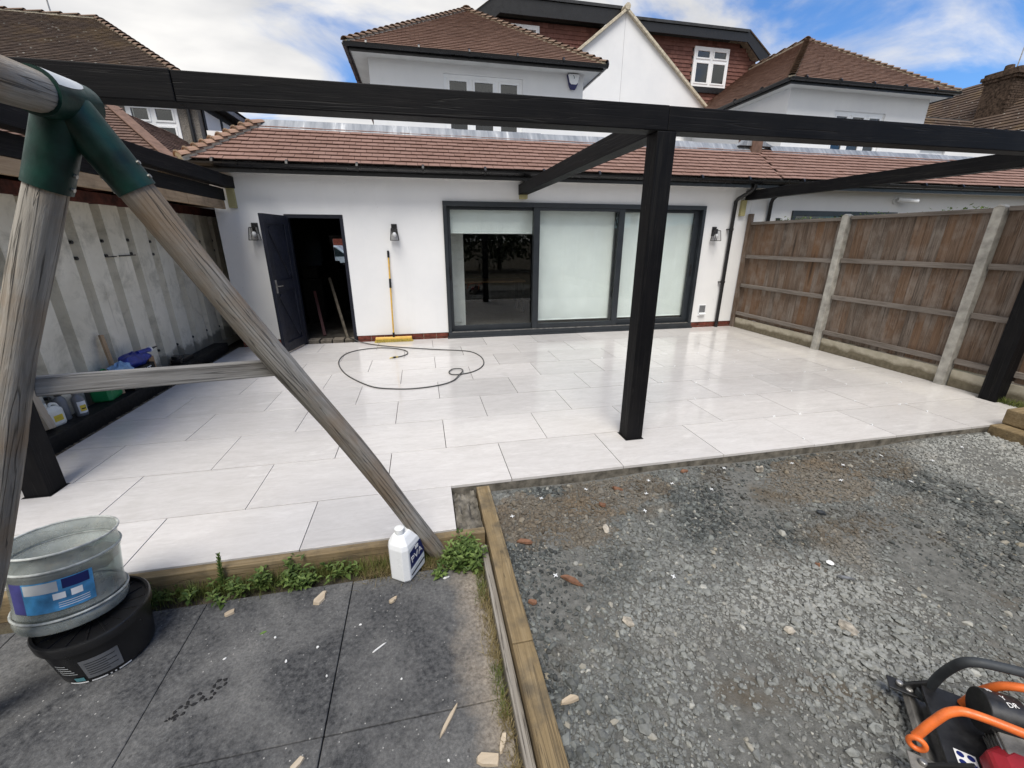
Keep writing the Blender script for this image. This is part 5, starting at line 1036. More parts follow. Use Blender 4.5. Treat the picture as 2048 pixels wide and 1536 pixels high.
# ------------------------------------------------------------------ canisters
def loft(rings, n=None):
    """rings of equal point count -> verts, faces"""
    n = len(rings[0]); vs = [p for r in rings for p in r]; fs = [(i * n + k, i * n + (k + 1) % n, (i + 1) * n + (k + 1) % n, (i + 1) * n + k) for i in range(len(rings) - 1) for k in range(n)]
    fs += [tuple(range(n))[::-1], tuple(range((len(rings) - 1) * n, len(rings) * n))]; return vs, fs
def rrect(hx, hy, z, ch, cx=0, cy=0): return [(cx + x, cy + y, z) for x, y in ((hx - ch, -hy), (hx, -hy + ch), (hx, hy - ch), (hx - ch, hy), (-hx + ch, hy), (-hx, hy - ch), (-hx, -hy + ch), (-hx + ch, -hy))]
def canister(name, label, loc, rot, hx, hy, h, mat, cap_mat, cat='canister', capy=-0.45, handle=True):
    t = thing(name, label, cat, loc); Mx = Matrix.Translation(loc) @ Matrix.Rotation(rot, 4, 'Z'); b = MB(Mx)
    R = [rrect(hx * 0.86, hy * 0.9, 0.0, 0.02), rrect(hx, hy, 0.018, 0.026), rrect(hx, hy, h * 0.66, 0.026), rrect(hx * 0.93, hy * 0.95, h * 0.74, 0.024), rrect(hx * 0.62, hy * 0.70, h * 0.86, 0.018, 0, -hy * 0.1), rrect(hx * 0.46, hy * 0.52, h * 0.90, 0.012, 0, -hy * 0.18)]
    vs, fs = loft(R); b.add(vs, fs); body = b.build('body', mat, t, bevel=0.004)
    b = MB(Mx @ Matrix.Translation((0, hy * capy, h * 0.88))); b.lathe([(0.0, 0.0), (0.022, 0.0), (0.022, 0.012), (0.026, 0.013), (0.026, 0.04), (0.022, 0.043), (0.0, 0.043)], 20); b.build('cap', cap_mat, t, smooth=True)
    if handle:
        b = MB(Mx); b.tube(smoothpath([(0, hy * 0.02, h * 0.87), (0, hy * 0.25, h * 0.985), (0, hy * 0.68, h * 0.93), (0, hy * 0.86, h * 0.76), (0, hy * 0.90, h * 0.66)], 5), 0.012, 10); b.build('handle', mat, t, smooth=True)
    return t, Mx
jt, Mj = canister('glue_canister', 'white adhesive canister with blue label by the foot of the swing leg', Vector((-0.185, 2.005, -0.122)), rad(-33), 0.066, 0.098, 0.325, 'white_plastic', 'white_plastic')
b = MB(Mj); b.add([(0.0673, -0.062, 0.082), (0.0673, 0.070, 0.105), (0.0673, 0.070, 0.212), (0.0673, 0.03, 0.214), (0.0673, -0.062, 0.19)], [(0, 1, 2, 3, 4)]); jl = b.build('label_panel', 'blue_label', jt)
text('lettering', 'PVA', 0.060, Mj @ Matrix.Translation((0.0676, 0.0, 0.138)) @ Matrix.Rotation(rad(90), 4, 'Z') @ Matrix.Rotation(rad(90), 4, 'X') @ Matrix.Rotation(rad(8), 4, 'Z'), 'white_print', jl)
b = MB(Mj); b.box(0.0674, 0.0682, -0.012, 0.018, 0.178, 0.200); b.build('print_mark', 'white_print', jl)
b = MB(Mj); b.beam((0.0675, -0.060, 0.040), (0.0675, 0.066, 0.062), 0.001, 0.010); b.build('print_bar', 'black_print', jt)
b = MB(Mj); b.beam((0.0675, -0.055, 0.064), (0.0675, 0.04, 0.082), 0.001, 0.004); b.build('print_line', 'pale_grey', jt)
t, Mx = canister('white_canister', 'small white jug with yellow label on the black sleeper', Vector((-3.265, 4.13, 0.1205)), rad(-12), 0.052, 0.085, 0.20, 'cream_plastic', 'cream_plastic')
b = MB(Mx); b.box(0.0522, 0.0527, -0.03, 0.045, 0.045, 0.10); b.build('label_panel', 'yellow_label', t)
t, Mx = canister('green_canister', 'green plastic fuel can on the black sleeper', Vector((-3.265, 4.82, 0.1205)), rad(10), 0.085, 0.135, 0.30, 'green_plastic', 'black_plastic')
def bottle(label, x, y, r, h, mat, cap, lab):
    t = thing('bottle', label, 'bottle', (x, y, 0.1205)); Mx = Matrix.Translation((x, y, 0.1205))
    b = MB(Mx); b.lathe([(0.0, 0.0), (r * 0.92, 0.0), (r, 0.008), (r, h * 0.66), (r * 0.9, h * 0.74), (r * 0.5, h * 0.84), (r * 0.45, h * 0.88), (0.0, h * 0.88)], 24); b.build('body', mat, t, smooth=True)
    b = MB(Mx); b.lathe([(0.0, h * 0.87), (r * 0.62, h * 0.87), (r * 0.62, h), (0.0, h)], 20); b.build('cap', cap, t, smooth=True)
    if lab: wrap('label_panel', Mx, r + 0.001, rad(-70), rad(20), h * 0.12, h * 0.6, lab, t); wrap('print_patch', Mx, r + 0.0016, rad(-55), rad(5), h * 0.2, h * 0.45, 'yellow_label', t); wrap('print_line', Mx, r + 0.0022, rad(-45), rad(-5), h * 0.28, h * 0.33, 'black_print', t)
bottle('grey bottle with black cap beside the small white jug', -3.275, 4.275, 0.042, 0.265, 'grey_plastic', 'black_plastic', None); bottle('grey bottle with yellow and white label on the black sleeper', -3.205, 4.365, 0.045, 0.235, 'grey_plastic', 'grey_plastic', 'white_print')
# black carton, blue bag, glove, card and timber offcuts on the sleeper
bxt = thing('black_carton', 'black printed carton on the sleeper under the blue bag', 'box', (-3.2, 5.22, 0.12)); b = MB(); b.box(-3.31, -3.13, 5.02, 5.46, 0.1205, 0.335); b.build('carton_body', 'tar_black', bxt, bevel=0.004)
text('lettering', 'ORBIT', 0.10, Matrix.Translation((-3.1295, 5.25, 0.27)) @ Matrix.Rotation(rad(90), 4, 'Z') @ Matrix.Rotation(rad(90), 4, 'X'), 'white_print', bxt)
b = MB(); b.box(-3.1298, -3.1292, 5.05, 5.11, 0.15, 0.22); b.build('print_patch', 'pale_grey', bxt)
def blob(name, c, r, mat, label, cat, seed=0, lumps=0.18):
    V = []; F = []; n, m_ = 20, 12; rng = random.Random(seed); ph = [rng.uniform(0, 6) for _ in range(6)]
    for j in range(m_ + 1):
        th = math.pi * j / m_
        for i in range(n):
            a = 2 * math.pi * i / n; k = 1 + lumps * (math.sin(3 * a + ph[0] + th * 2) * 0.5 + math.sin(5 * a - 4 * th + ph[1]) * 0.3 + math.sin(7 * th + ph[2]) * 0.3); V.append((c[0] + r[0] * k * math.sin(th) * math.cos(a), c[1] + r[1] * k * math.sin(th) * math.sin(a), c[2] + r[2] * max(-0.85, k * math.cos(th))))
    F = [(j * n + i, (j + 1) * n + i, (j + 1) * n + (i + 1) % n, j * n + (i + 1) % n) for j in range(m_) for i in range(n)]; b = MB(); b.add(V, F); return b.build(name, mat, smooth=True, label=label, cat=cat)
blob('plastic_bag', (-3.22, 5.28, 0.405), (0.085, 0.24, 0.085), 'blue_plastic', 'crumpled royal blue bag lying on the black carton', 'bag', 3)
blob('rubber_glove', (-3.19, 4.99, 0.375), (0.06, 0.15, 0.07), 'glove_blue', 'pale blue rubber glove draped beside the black carton', 'glove', 8, 0.32)
gt = thing('sealant_tube', 'sealant cartridge with white ring end and dark nozzle on the blue bag', 'tube', (-3.2, 5.5, 0.46)); b = MB(); b.tube([(-3.18, 5.30, 0.475), (-3.17, 5.50, 0.468)], 0.024, 14); b.build('cartridge', 'blue_plastic', gt, smooth=True)
b = MB(); b.tube([(-3.17, 5.501, 0.468), (-3.17, 5.515, 0.468)], 0.034, 16); b.build('ring', 'white_plastic', gt); b = MB(); b.tube([(-3.17, 5.516, 0.468), (-3.168, 5.66, 0.470)], [0.017, 0.004], 10); b.build('nozzle', 'black_plastic', gt)
b = MB(); b.box(-3.29, -3.20, 5.50, 5.60, 0.1205, 0.37); b.build('card_box', 'card', label='small brown card box beside the black carton', cat='box', bevel=0.003)
b = MB(); b.beam((-3.21, 4.95, 0.122), (-3.312, 5.06, 0.74), 0.05, 0.022, (1, 0, 0)); b.build('wood_offcut', 'raw_timber', label='thin timber stick leaning on the container behind the glove', cat='stick', bevel=0.002)
b = MB(); b.beam((-3.22, 4.02, 0.135), (-3.31, 4.06, 0.48), 0.075, 0.05, (1, 0, 0)); b.build('wood_offcut', 'chip_wood', label='pale timber offcut leaning behind the small white jug', cat='timber', bevel=0.003)
b = MB(); b.box(-3.31, -3.20, 6.10, 6.45, 0.1205, 0.17); b.tube([(-3.27, 6.18, 0.17), (-3.27, 6.18, 0.215)], 0.06, 14); b.build('black_fitting', 'black_plastic', label='flat black plastic fitting on the sleeper near the wall', cat='fitting', bevel=0.004)

# ------------------------------------------------------------------ broom and hose
br_ = thing('broom', 'yellow handled broom leaning against the white wall', 'broom', (-0.54, 7.4, 0.0))
P0 = Vector((-0.541, 7.385, 0.075)); P1 = Vector((-0.513, 7.483, 1.512)); dd = P1 - P0
b = MB(); b.tube([tuple(P0 + dd * 0.05), tuple(P0 + dd * 0.93)], 0.0135, 12); b.build('handle', 'yellow_handle', br_, smooth=True)
for (a, c, r) in ((0.0, 0.06, 0.019), (0.585, 0.69, 0.0185), (0.925, 1.0, 0.018)): b = MB(); b.tube([tuple(P0 + dd * a), tuple(P0 + dd * c)], r, 12); b.build('grip', 'black_plastic', br_, smooth=True)
b = MB(); b.prism([(7.350, 0.05), (7.435, 0.05), (7.425, 0.085), (7.36, 0.085)], 0, -0.845, -0.235); b.build('head', 'yellow_handle', br_, bevel=0.006)
vs = []; fs = []
for i in range(150):
    for j in range(4):
        x = -0.84 + 0.6 * i / 149; y = 7.356 + 0.072 * j / 3; xx = x + random.uniform(-0.012, 0.012) + (x + 0.54) * 0.08; yy = y + random.uniform(-0.012, 0.010) - 0.006; k = len(vs); vs += [(x - 0.002, y, 0.05), (x + 0.002, y, 0.05), (xx + 0.002, yy, 0.002), (xx - 0.002, yy, 0.002)]; fs.append((k, k + 1, k + 2, k + 3))
b = MB(); b.add(vs, fs); b.build('bristles', 'bristle', br_, kind='stuff')
hz = 0.0085
path = [(-1.36, 8.1, -0.02), (-1.35, 7.80, 0.03), (-1.27, 7.58, 0.055), (-1.05, 7.33, 0.02), (-0.62, 7.03, hz), (0.056, 6.70, hz), (0.50, 6.52, hz), (0.70, 6.38, hz), (0.80, 6.08, hz), (0.80, 5.75, hz), (0.72, 5.50, hz), (0.58, 5.33, hz), (0.42, 5.26, hz), (0.31, 5.27, hz), (0.275, 5.37, hz + 0.004), (0.33, 5.48, 0.018), (0.43, 5.465, 0.024), (0.46, 5.36, 0.026), (0.40, 5.20, 0.024), (0.30, 5.0, 0.012), (0.12, 4.87, hz), (-0.165, 4.81, hz), (-0.42, 4.85, hz), (-0.68, 4.99, hz), (-0.99, 5.43, hz), (-1.17, 5.85, hz), (-1.26, 6.25, hz), (-1.236, 6.62, hz), (-1.08, 6.85, hz), (-0.80, 6.95, hz), (-0.52, 6.87, hz), (-0.33, 6.68, hz), (-0.29, 6.50, hz), (-0.35, 6.37, hz), (-0.43, 6.305, hz)]
hs = thing('hose', 'dark grey pressure hose looped across the pale paving', 'hose', (0, 6, 0)); b = MB(); b.tube(smoothpath(path, 7), 0.0082, 8); b.build('hose_line', 'hose_grey', hs, smooth=True)
e0 = Vector((-0.43, 6.305, 0.0125)); ed = Vector((-0.08, -0.04, 0)).normalized()
for (a, c, r, m_) in ((0.0, 0.035, 0.012, 'brass'), (0.0355, 0.075, 0.0138, 'black_plastic'), (0.0755, 0.095, 0.011, 'brass'), (0.0955, 0.13, 0.0065, 'yellow_label')): b = MB(); b.tube([tuple(e0 + ed * a + Vector((0, 0, 0.001))), tuple(e0 + ed * c + Vector((0, 0, 0.001)))], r, 12); b.build('coupling', m_, hs, smooth=True)

# ------------------------------------------------------------------ plate compactor at the gravel edge
pc = thing('plate_compactor', 'orange framed petrol plate compactor with red tank on the gravel', 'machine', (1.9, 0.55, -0.09))
Mc = Matrix.Translation((1.80, 0.60, -0.085)) @ Matrix.Rotation(rad(-42), 4, 'Z')          # local x runs along the machine
def part(name, mat, fn, bev=0.004, sm=False, parent=None):
    b = MB(Mc); fn(b); return b.build(name, mat, parent or pc, bevel=bev, smooth=sm)
def wpart(name, mat, fn, bev=0.0, sm=True, parent=None):
    b = MB(); fn(b); return b.build(name, mat, parent or pc, bevel=bev, smooth=sm)
bp = part('base_plate', 'dusty_steel', lambda b: b.prism([(-0.17, 0.05), (-0.12, 0.0), (0.42, 0.0), (0.42, 0.03), (-0.11, 0.03), (-0.155, 0.07)], 1, -0.16, 0.17))
part('deck', 'engine_black', lambda b: b.box(-0.09, 0.42, -0.15, 0.16, 0.032, 0.075), parent=bp)
for (x, y) in ((-0.11, -0.15), (-0.11, 0.15), (0.16, -0.16), (0.16, 0.16)):
    part('mount', 'rubber', lambda b: b.tube([(x, y, 0.0752), (x, y, 0.11)], 0.03, 14)); part('bolt', 'steel', lambda b: b.tube([(x - 0.045, y, 0.0752), (x - 0.045, y, 0.09)], 0.014, 6))
for (x, y) in ((-0.185, 0.155), (-0.185, -0.155), (-0.09, -0.13)): part('bolt', 'steel', lambda b: b.tube([(x, y, 0.085), (x, y, 0.10)], 0.012, 8))
part('lug', 'engine_black', lambda b: b.box(-0.22, -0.11, 0.125, 0.185, 0.076, 0.084)); part('lug', 'dusty_steel', lambda b: b.box(-0.22, -0.11, -0.185, -0.125, 0.076, 0.084))
part('engine_plate', 'engine_black', lambda b: b.box(-0.13, 0.42, -0.17, 0.17, 0.1102, 0.128))
part('bracket', 'engine_black', lambda b: b.prism([(-0.20, 0.07), (-0.10, 0.08), (-0.08, 0.18), (-0.15, 0.12)], 1, -0.165, -0.150)); part('bracket', 'engine_black', lambda b: b.prism([(-0.20, 0.07), (-0.10, 0.08), (-0.08, 0.18), (-0.15, 0.12)], 1, 0.150, 0.165))
part('fan_housing', 'engine_black', lambda b: b.tube([(-0.03, 0.035, 0.225), (0.07, 0.05, 0.225)], 0.068, 28), sm=True)
for (ch_, a, x_) in (('N', 66, -0.012), ('Y', 82, 0.018), ('DR', 98, 0.035), ('R', 66, 0.05)):
    ca, sa = math.cos(rad(a)), math.sin(rad(a)); text('lettering', ch_, 0.022, Mc @ Matrix.Translation((x_, 0.04 + 0.0688 * ca, 0.225 + 0.0688 * sa)) @ Matrix.Rotation(rad(a - 90), 4, 'X') @ Matrix.Rotation(rad(20), 4, 'Z'), 'white_print', pc)
part('cylinder', 'dusty_steel', lambda b: b.box(0.0, 0.22, -0.105, 0.0, 0.129, 0.22))
for k in range(5): part('cooling_fin', 'steel', lambda b: b.box(-0.005, 0.225, -0.115, 0.005, 0.14 + 0.016 * k, 0.146 + 0.016 * k), 0)
part('fuel_tank', 'red_plastic', lambda b: [b.add(*loft([rrect(0.10, 0.075, 0.13, 0.03, 0.065, -0.14), rrect(0.115, 0.085, 0.15, 0.04, 0.065, -0.14), rrect(0.11, 0.08, 0.20, 0.04, 0.065, -0.14), rrect(0.075, 0.05, 0.222, 0.03, 0.065, -0.14)]))], 0.012)
part('guard', 'orange_paint', lambda b: b.tube(smoothpath([(-0.02, 0.13, 0.13), (0.01, 0.12, 0.24), (0.06, 0.10, 0.315), (0.2, 0.10, 0.34), (0.45, 0.10, 0.34)], 6), 0.014, 14), 0, True)
wpart('lift_frame', 'orange_paint', lambda b: b.tube(smoothpath([(1.505, 0.628, 0.125), (1.54, 0.622, 0.19), (1.585, 0.612, 0.243), (1.635, 0.575, 0.262), (1.78, 0.44, 0.262), (2.1, 0.14, 0.262)], 7), 0.0135, 16))
wpart('frame_ring', 'orange_paint', lambda b: b.tube([(1.500 + 0.021 * math.cos(a) * 0.55, 0.616 + 0.021 * math.cos(a) * -0.8, 0.112 + 0.021 * math.sin(a)) for a in np.linspace(0, 2 * math.pi, 24, endpoint=False)], 0.0085, 10, False, True))
wpart('handle_bar', 'rubber', lambda b: b.tube(smoothpath([(1.835, 0.79, 0.02), (1.815, 0.765, 0.14), (1.785, 0.725, 0.255), (1.80, 0.70, 0.292), (1.86, 0.662, 0.30), (2.0, 0.575, 0.30), (2.35, 0.36, 0.30)], 7), 0.016, 16))
part('pale_patch', 'white_print', lambda b: b.box(-0.10, -0.045, -0.135, -0.08, 0.1285, 0.1292), 0)  # white sticker on the engine plate
for (x, y) in ((-0.086, -0.121), (-0.059, -0.121), (-0.086, -0.094), (-0.059, -0.094)): part('sticker_symbol', 'blue_label', lambda b: b.tube([(x, y, 0.1293), (x, y, 0.1298)], 0.010, 12), 0)

# ------------------------------------------------------------------ weeds and dry grass
def blades(name, P, H, lean, wid, mat, label, cat):
    N = len(P); a = RNG.uniform(0, 6.283, N); d = np.stack([np.cos(a), np.sin(a)], 1); L = lean * RNG.uniform(0.2, 1.2, N); V = []; 
    s = np.stack([-d[:, 1], d[:, 0], np.zeros(N)], 1) * (wid * RNG.uniform(0.7, 1.3, N))[:, None]
    p0 = P; p1 = P + np.concatenate([d * (L * 0.35)[:, None], (H * 0.6)[:, None]], 1); p2 = P + np.concatenate([d * L[:, None], H[:, None] * np.ones((N, 1))], 1)
    V = np.stack([p0 - s, p0 + s, p1 - s * 0.8, p1 + s * 0.8, p2, p2 + s * 0.1], 1).reshape(-1, 3); B = 6 * np.arange(N)[:, None]; Q = np.concatenate([np.array([0, 1, 3, 2])[None] + B, np.array([2, 3, 5, 4])[None] + B]); return bulk(name, V, Q, mat, None, np.repeat(RNG.random(N), 6), 'stuff', label, cat)
def weeds(name, spots, label):
    V = []; Q = []; Tn = []
    for (x, y, z, h, sp) in spots:
        nst = random.randint(2, 4)
        for _ in range(nst):
            az = random.uniform(0, 6.28); ln = random.uniform(0.1, 0.6) * sp; hh = h * random.uniform(0.6, 1.1); k = max(5, int(hh / 0.011))
            for i in range(k):
                t = (i + 1) / k; c = np.array([x + math.cos(az) * ln * t, y + math.sin(az) * ln * t, z + hh * t]); la = az + i * 2.4 + random.uniform(-0.4, 0.4); L = (0.030 + 0.036 * random.random()) * (1.1 - 0.4 * t); w = L * random.uniform(0.16, 0.26); e = random.uniform(0.05, 0.75)
                f = np.array([math.cos(la) * math.cos(e), math.sin(la) * math.cos(e), math.sin(e)]); s = np.array([-math.sin(la), math.cos(la), 0]) * w; up = np.array([0, 0, L * 0.10]); o = len(V)
                V += [c, c + f * L * 0.45 - s + up, c + f * L * 0.5, c + f * L * 0.45 + s + up, c + f * L - up]; Q += [(o, o + 1, o + 2, o + 2), (o, o + 2, o + 3, o + 3), (o + 1, o + 4, o + 2, o + 2), (o + 2, o + 4, o + 3, o + 3)]; Tn += [random.random()] * 5
    V = np.array(V); F = np.array(Q)[:, :3]; return bulk(name, V, F, 'weed_leaf', None, np.array(Tn), 'stuff', label, 'weeds')
sp1 = []
for i in range(38):
    x = random.uniform(-1.62, -0.36); y = 2.085 - abs(random.gauss(0, 0.055)); g = 0.5 + 0.5 * math.sin(x * 7 + 1.2) 
    sp1.append((x, y, -0.135, random.uniform(0.03, 0.075) + 0.085 * g * random.random(), 0.11))
weeds('weeds', sp1, 'low green weeds sprouting along the front edging timber')
sp2 = [(random.gauss(0.14, 0.055), random.gauss(2.0, 0.045), -0.135, random.uniform(0.06, 0.16), 0.10) for _ in range(38)] + [(-0.01, 1.93, -0.12, 0.04, 0.04), (0.0, 1.92, -0.12, 0.035, 0.04)]
weeds('weeds', sp2, 'bushy green weeds round the foot of the swing leg')
tw = thing('tall_weed', 'single tall weed spike rising above the low weeds', 'weed', (-1.17, 2.07, -0.13)); b = MB(); b.tube([(-1.17, 2.07, -0.135), (-1.165, 2.075, 0.02), (-1.155, 2.08, 0.11)], [0.004, 0.003, 0.002], 6); b.build('stem', 'weed_stem', tw)
V = []; F = []; Tn = []
for i in range(60):
    t = i / 60; c = np.array([-1.17 + 0.015 * t, 2.07 + 0.01 * t, -0.10 + 0.20 * t]); la = i * 2.4; L = 0.038 * (1.05 - 0.55 * t); f = np.array([math.cos(la) * 0.6, math.sin(la) * 0.6, 0.8]); s = np.array([-math.sin(la), math.cos(la), 0]) * 0.006; o = len(V); V += [c, c + f * L * 0.5 - s, c + f * L, c + f * L * 0.5 + s]; F.append((o, o + 1, o + 2, o + 3)); Tn += [random.random()] * 4
bulk('leaves', np.array(V), np.array(F), 'weed_leaf', tw, np.array(Tn), None)
N = 2600; gy_ = RNG.uniform(0.5, 2.0, N); cl = np.sin(gy_ * 9) * 0.5 + np.sin(gy_ * 23 + 1) * 0.5; kp = cl + RNG.normal(0, 0.5, N) > -0.1; gy_ = gy_[kp]; N = len(gy_)
Pg = np.stack([0.236 - np.abs(RNG.normal(0, 0.026, N)), gy_, np.full(N, -0.125)], 1); blades('dry_grass', Pg, RNG.uniform(0.015, 0.055, N), 0.045, 0.0011, 'dry_grass', 'dry straw coloured grass along the old grey board', 'grass')
N = 900; gy_ = RNG.uniform(0.9, 2.0, N); kp = np.sin(gy_ * 11 + 0.7) > 0.35; gy_ = gy_[kp]; N = len(gy_); blades('grass', np.stack([0.225 - np.abs(RNG.normal(0, 0.02, N)), gy_, np.full(N, -0.125)], 1), RNG.uniform(0.02, 0.06, N), 0.04, 0.0012, 'grass_blade', 'short green grass tufts beside the old grey board', 'grass')
N = 1500; blades('straw', np.stack([RNG.uniform(-0.45, 0.10, N), 2.09 - np.abs(RNG.normal(0, 0.06, N)), np.full(N, -0.13)], 1), RNG.uniform(0.004, 0.05, N), 0.07, 0.0011, 'dry_grass', 'matted dry straw round the white canister', 'grass')
N = 1900; blades('grass', np.stack([RNG.uniform(-1.6, 0.05, N), 2.09 - np.abs(RNG.normal(0, 0.045, N)), np.full(N, -0.135)], 1), RNG.uniform(0.03, 0.11, N), 0.06, 0.0014, 'grass_blade', 'thin green grass mixed into the weeds along the timber', 'grass')
N = 420; blades('grass', np.stack([RNG.uniform(6.12, 6.22, N), RNG.uniform(2.75, 3.08, N), np.full(N, -0.02)], 1), RNG.uniform(0.04, 0.10, N), 0.05, 0.003, 'grass_blade', 'green grass tuft behind the brown sleepers at the fence', 'grass')
N = 900; xx_ = RNG.uniform(-3.115, -3.035, N); yy_ = RNG.uniform(3.7, 7.3, N); v, f, t_ = stones(xx_, yy_, np.full(N, -0.032), RNG.uniform(0.004, 0.018, N), RNG.uniform(0.2, 0.95, N)); bulk('rubble_strip', v, f, 'rubble', tone=t_, label='dirt and rubble strip between paving and black sleepers', cat='rubble')
b = MB(); b.box(-3.118, -3.032, 3.25, 7.45, -0.15, -0.035); b.build('soil_strip', 'dirt', kind='structure')
# ivy tips showing over the fence top
V = []; F = []; Tn = []
for i in range(260):
    y = 3.9 + 3.0 * random.random(); c = np.array([6.36 + random.gauss(0, 0.03), y, 2.0 + abs(random.gauss(0, 0.028)) * (1 if math.sin(y * 5) > -0.2 else 0.3)]); la = random.uniform(0, 6.28); L = random.uniform(0.02, 0.045); f_ = np.array([math.cos(la), math.sin(la), 0.6]); s = np.array([-math.sin(la), math.cos(la), 0]) * L * 0.35; o = len(V); V += [c, c + f_ * L * 0.5 - s, c + f_ * L, c + f_ * L * 0.5 + s]; F.append((o, o + 1, o + 2, o + 3)); Tn += [random.random()] * 4
bulk('ivy', np.array(V), np.array(F), 'weed_leaf', None, np.array(Tn), 'stuff', 'green creeper tips peeping over the fence capping', 'creeper')

# ------------------------------------------------------------------ litter on mats and gravel
def shard(name, x, y, z, L, w, rot, mat, label, cat, th=0.006, group=None, seed=0):
    rng = random.Random(int(x * 1000) + int(y * 777) + seed); n = 9; out = []
    for i in range(n):
        a = 2 * math.pi * i / n; k = rng.uniform(0.7, 1.15); px_, py_ = L / 2 * math.cos(a) * k, w / 2 * math.sin(a) * k; out.append((px_ * math.cos(rot) - py_ * math.sin(rot) + x, px_ * math.sin(rot) + py_ * math.cos(rot) + y))
    b = MB(); vs = [(p[0], p[1], z) for p in out] + [(x + (p[0] - x) * 0.9, y + (p[1] - y) * 0.9, z + th * rng.uniform(0.6, 1.5)) for p in out]; fs = [tuple(range(n))[::-1], tuple(range(n, 2 * n))] + [(i, (i + 1) % n, n + (i + 1) % n, n + i) for i in range(n)]
    gr = [((p[0] - x) * math.sin(rot) * -1 + (p[1] - y) * math.cos(rot), p[2], ((p[0] - x) * math.cos(rot) + (p[1] - y) * math.sin(rot)) * 0.06) for p in vs]; b.add(vs, fs, gr); return b.build(name, mat, label=label, cat=cat, group=group)
Z = -0.119
shard('wood_chip', -0.64, 1.885, Z, 0.11, 0.05, 1.0, 'chip_wood', 'broad triangular wood chip against the weeds', 'wood chip', 0.012)
shard('wood_chip', -0.263, 1.795, Z, 0.055, 0.03, 0.6, 'chip_wood', 'crumpled pale wood chip in the middle of the far mat', 'wood chip', 0.012); shard('wood_chip', -1.068, 1.885, Z, 0.06, 0.035, 0.3, 'chip_wood', 'rounded pale chip under the low weeds', 'wood chip', 0.01)
shard('wood_chip', -0.005, 1.16, Z, 0.16, 0.018, 0.95, 'chip_wood', 'long slim wood splinter beside the mat joint', 'wood chip', 0.008); shard('wood_chip', 0.185, 1.03, Z, 0.085, 0.028, 1.2, 'chip_wood', 'square ended wood chip at the dry grass edge', 'wood chip', 0.012); shard('wood_chip', -0.56, 1.115, Z, 0.07, 0.025, 0.9, 'chip_wood', 'pointed wood splinter by the mat corner', 'wood chip', 0.008)
shard('wood_chip', 0.12, 0.985, Z, 0.10, 0.05, -0.2, 'chip_wood', 'ragged wide wood chip lying below the grass', 'wood chip', 0.01); shard('wood_chip', -0.03, 1.945, Z, 0.06, 0.018, 0.5, 'chip_wood', 'short block of wood before the white canister', 'wood chip', 0.014)
shard('paper_scrap', -0.312, 1.53, Z, 0.085, 0.008, 0.6, 'paper', 'thin white plastic strip on the far mat', 'scrap', 0.003); shard('paper_scrap', 0.025, 1.90, Z, 0.04, 0.015, 0.3, 'paper', 'curled white scrap near the swing foot', 'scrap', 0.005)
for (x, y) in ((-0.41, 1.68), (-0.59, 1.594), (-0.714, 1.55), (-0.02, 1.016), (-0.80, 1.69), (-0.99, 1.62), (-0.52, 1.44), (-0.20, 1.36)): shard('paper_scrap', x, y, Z, random.uniform(0.010, 0.018), random.uniform(0.007, 0.012), random.uniform(0, 3), 'paper', 'tiny white paper fleck on the dark mats', 'scrap', 0.003, 'white flecks on the mats')
for (cx_, cy_, rr_, a0, a1) in ((-1.07, 1.41, 0.022, 0.4, 6.0), (-1.035, 1.45, 0.026, 2.0, 8.0), (-0.985, 1.455, 0.020, 3.0, 8.0), (-0.96, 1.50, 0.022, 0.5, 6.5), (-1.09, 1.375, 0.015, 0.0, 3.0)):
    b = MB(); b.tube([(cx_ + rr_ * math.cos(t) + random.uniform(-0.002, 0.002), cy_ + rr_ * math.sin(t) * 0.85, -0.1235) for t in np.linspace(a0, a1, 18)], [0.0058 + 0.0032 * math.sin(i * 1.7) for i in range(18)], 8); b.build('rubber_curl', 'rubber_mark', label='dark curled rubber mark on the mats', cat='scrap', group='dark curls on the mat')
shard('leaf_scrap', -0.865, 1.73, Z, 0.03, 0.012, 0.4, 'green_leafy', 'green leaf lying alone on the mats', 'leaf', 0.002)
def gg(x, y): return float(gz(x, y)) + 0.012
for i, (x, y, L, w, lab) in enumerate(((0.70, 1.70, 0.14, 0.035, 'long brown tile sliver on the gravel'), (0.515, 2.05, 0.10, 0.03, 'tapered terracotta shard near the patio corner'), (1.146, 2.318, 0.06, 0.04, 'triangular terracotta shard near the paving'), (1.33, 2.47, 0.08, 0.035, 'narrow terracotta shard under the paving edge'), (0.448, 1.60, 0.06, 0.028, 'red tile chip against the long timber'), (0.474, 1.095, 0.085, 0.03, 'pale brown splinter on gravel beside the long timber'), (1.95, 2.56, 0.07, 0.035, 'brown tile shard at the paving edge'), (2.105, 1.512, 0.03, 0.02, 'orange tile crumb beside the white paper square'))):
    shard('tile_shard', x, y, gg(x, y), L, w, random.uniform(-0.8, 0.2), 'terracotta' if i != 5 else 'chip_wood', lab, 'tile shard', 0.012)
shard('tile_shard', 2.563, 2.477, gg(2.563, 2.477), 0.09, 0.06, 0.3, 'stone_pale', 'pale broken stone slab near the paving edge', 'stone', 0.03); shard('paper_scrap', 2.188, 1.503, gg(2.19, 1.5) + 0.006, 0.05, 0.045, 0.7, 'paper', 'white paper square on the gravel', 'paper', 0.002)
shard('plastic_scrap', 2.167, 1.393, gg(2.17, 1.39) + 0.004, 0.085, 0.02, -0.5, 'grey_plastic', 'grey plastic strip on the gravel', 'scrap', 0.008); shard('plastic_scrap', 5.25, 2.20, gg(5.25, 2.2), 0.16, 0.03, 0.1, 'red_scrap', 'red plastic strip before the brown sleepers', 'scrap', 0.01)
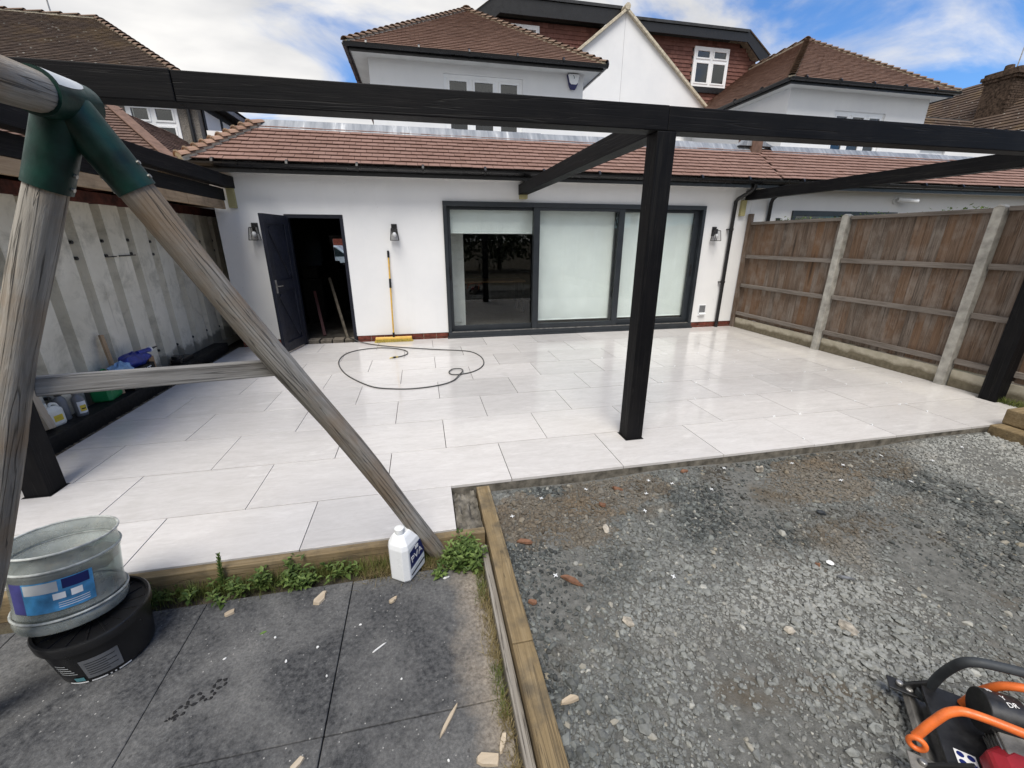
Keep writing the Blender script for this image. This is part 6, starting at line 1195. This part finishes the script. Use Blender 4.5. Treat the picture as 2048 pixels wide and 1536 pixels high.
for (x, y, r, lab) in ((1.90, 1.146, 0.035, 'angular cream flint on the gravel by the compactor'), (0.872, 1.389, 0.028, 'pale flint stone standing alone in dark gravel'), (1.064, 2.075, 0.034, 'rounded grey cobble near the patio corner'), (1.62, 1.20, 0.03, 'brown knobbly flint on the gravel'), (2.55, 1.9, 0.026, 'flat dark slate piece on the gravel')):
    v, f, t_ = stones(np.array([x]), np.array([y]), np.array([gg(x, y)]), np.array([r]), np.array([0.9]), (0.6, 0.7)); bulk('large_stone', v, f, 'stone_pale' if 'slate' not in lab else 'rubber', tone=t_, kind=None, label=lab, cat='stone')
# tile spacers
sb = MB(); sb.box(-0.014, 0.014, -0.0018, 0.0018, 0, 0.005); sb.box(-0.0018, 0.0018, -0.014, -0.00181, 0, 0.0049); sb.box(-0.0018, 0.0018, 0.00181, 0.014, 0, 0.0049); spo = None
def spacer(x, y, z, lab, grp, tilt=0.3):
    global spo
    if spo is None: spo = sb.build('tile_spacer', 'white_plastic'); o = spo
    else: o = bpy.data.objects.new('tile_spacer', spo.data); C.objects.link(o)
    o.location = (x, y, z); o.rotation_euler = (random.uniform(-tilt, tilt), random.uniform(-tilt, tilt), random.uniform(0, 3)); tag(o, lab, 'tile spacer', grp)
for (x, y) in ((0.49, 2.30), (0.74, 2.47), (1.39, 2.17), (1.6, 2.5), (0.62, 1.75), (1.1, 2.52), (1.75, 2.42), (2.0, 2.3), (2.9, 2.5), (3.3, 2.4), (3.05, 2.2), (3.8, 2.48), (1.25, 1.6), (4.1, 2.3), (4.6, 2.42), (1.5, 2.35), (2.3, 2.55), (3.6, 2.1)): spacer(x, y, gg(x, y) + 0.006, 'white plastic tile spacer dropped on the dark gravel', 'spacers on the gravel')
for i in range(34):
    k = random.randint(1, 5); yj = Y0 + 0.6 * k; xj = random.uniform(2.3, 6.0)
    if random.random() < 0.4: off = X0E if k % 2 == 0 else X0O; xj = off + 0.9 * random.randint(2, 5); yj -= random.uniform(0.05, 0.55)
    spacer(xj, yj, 0.001, 'white plastic tile spacer standing in a paving joint', 'spacers on the paving', 0.9)
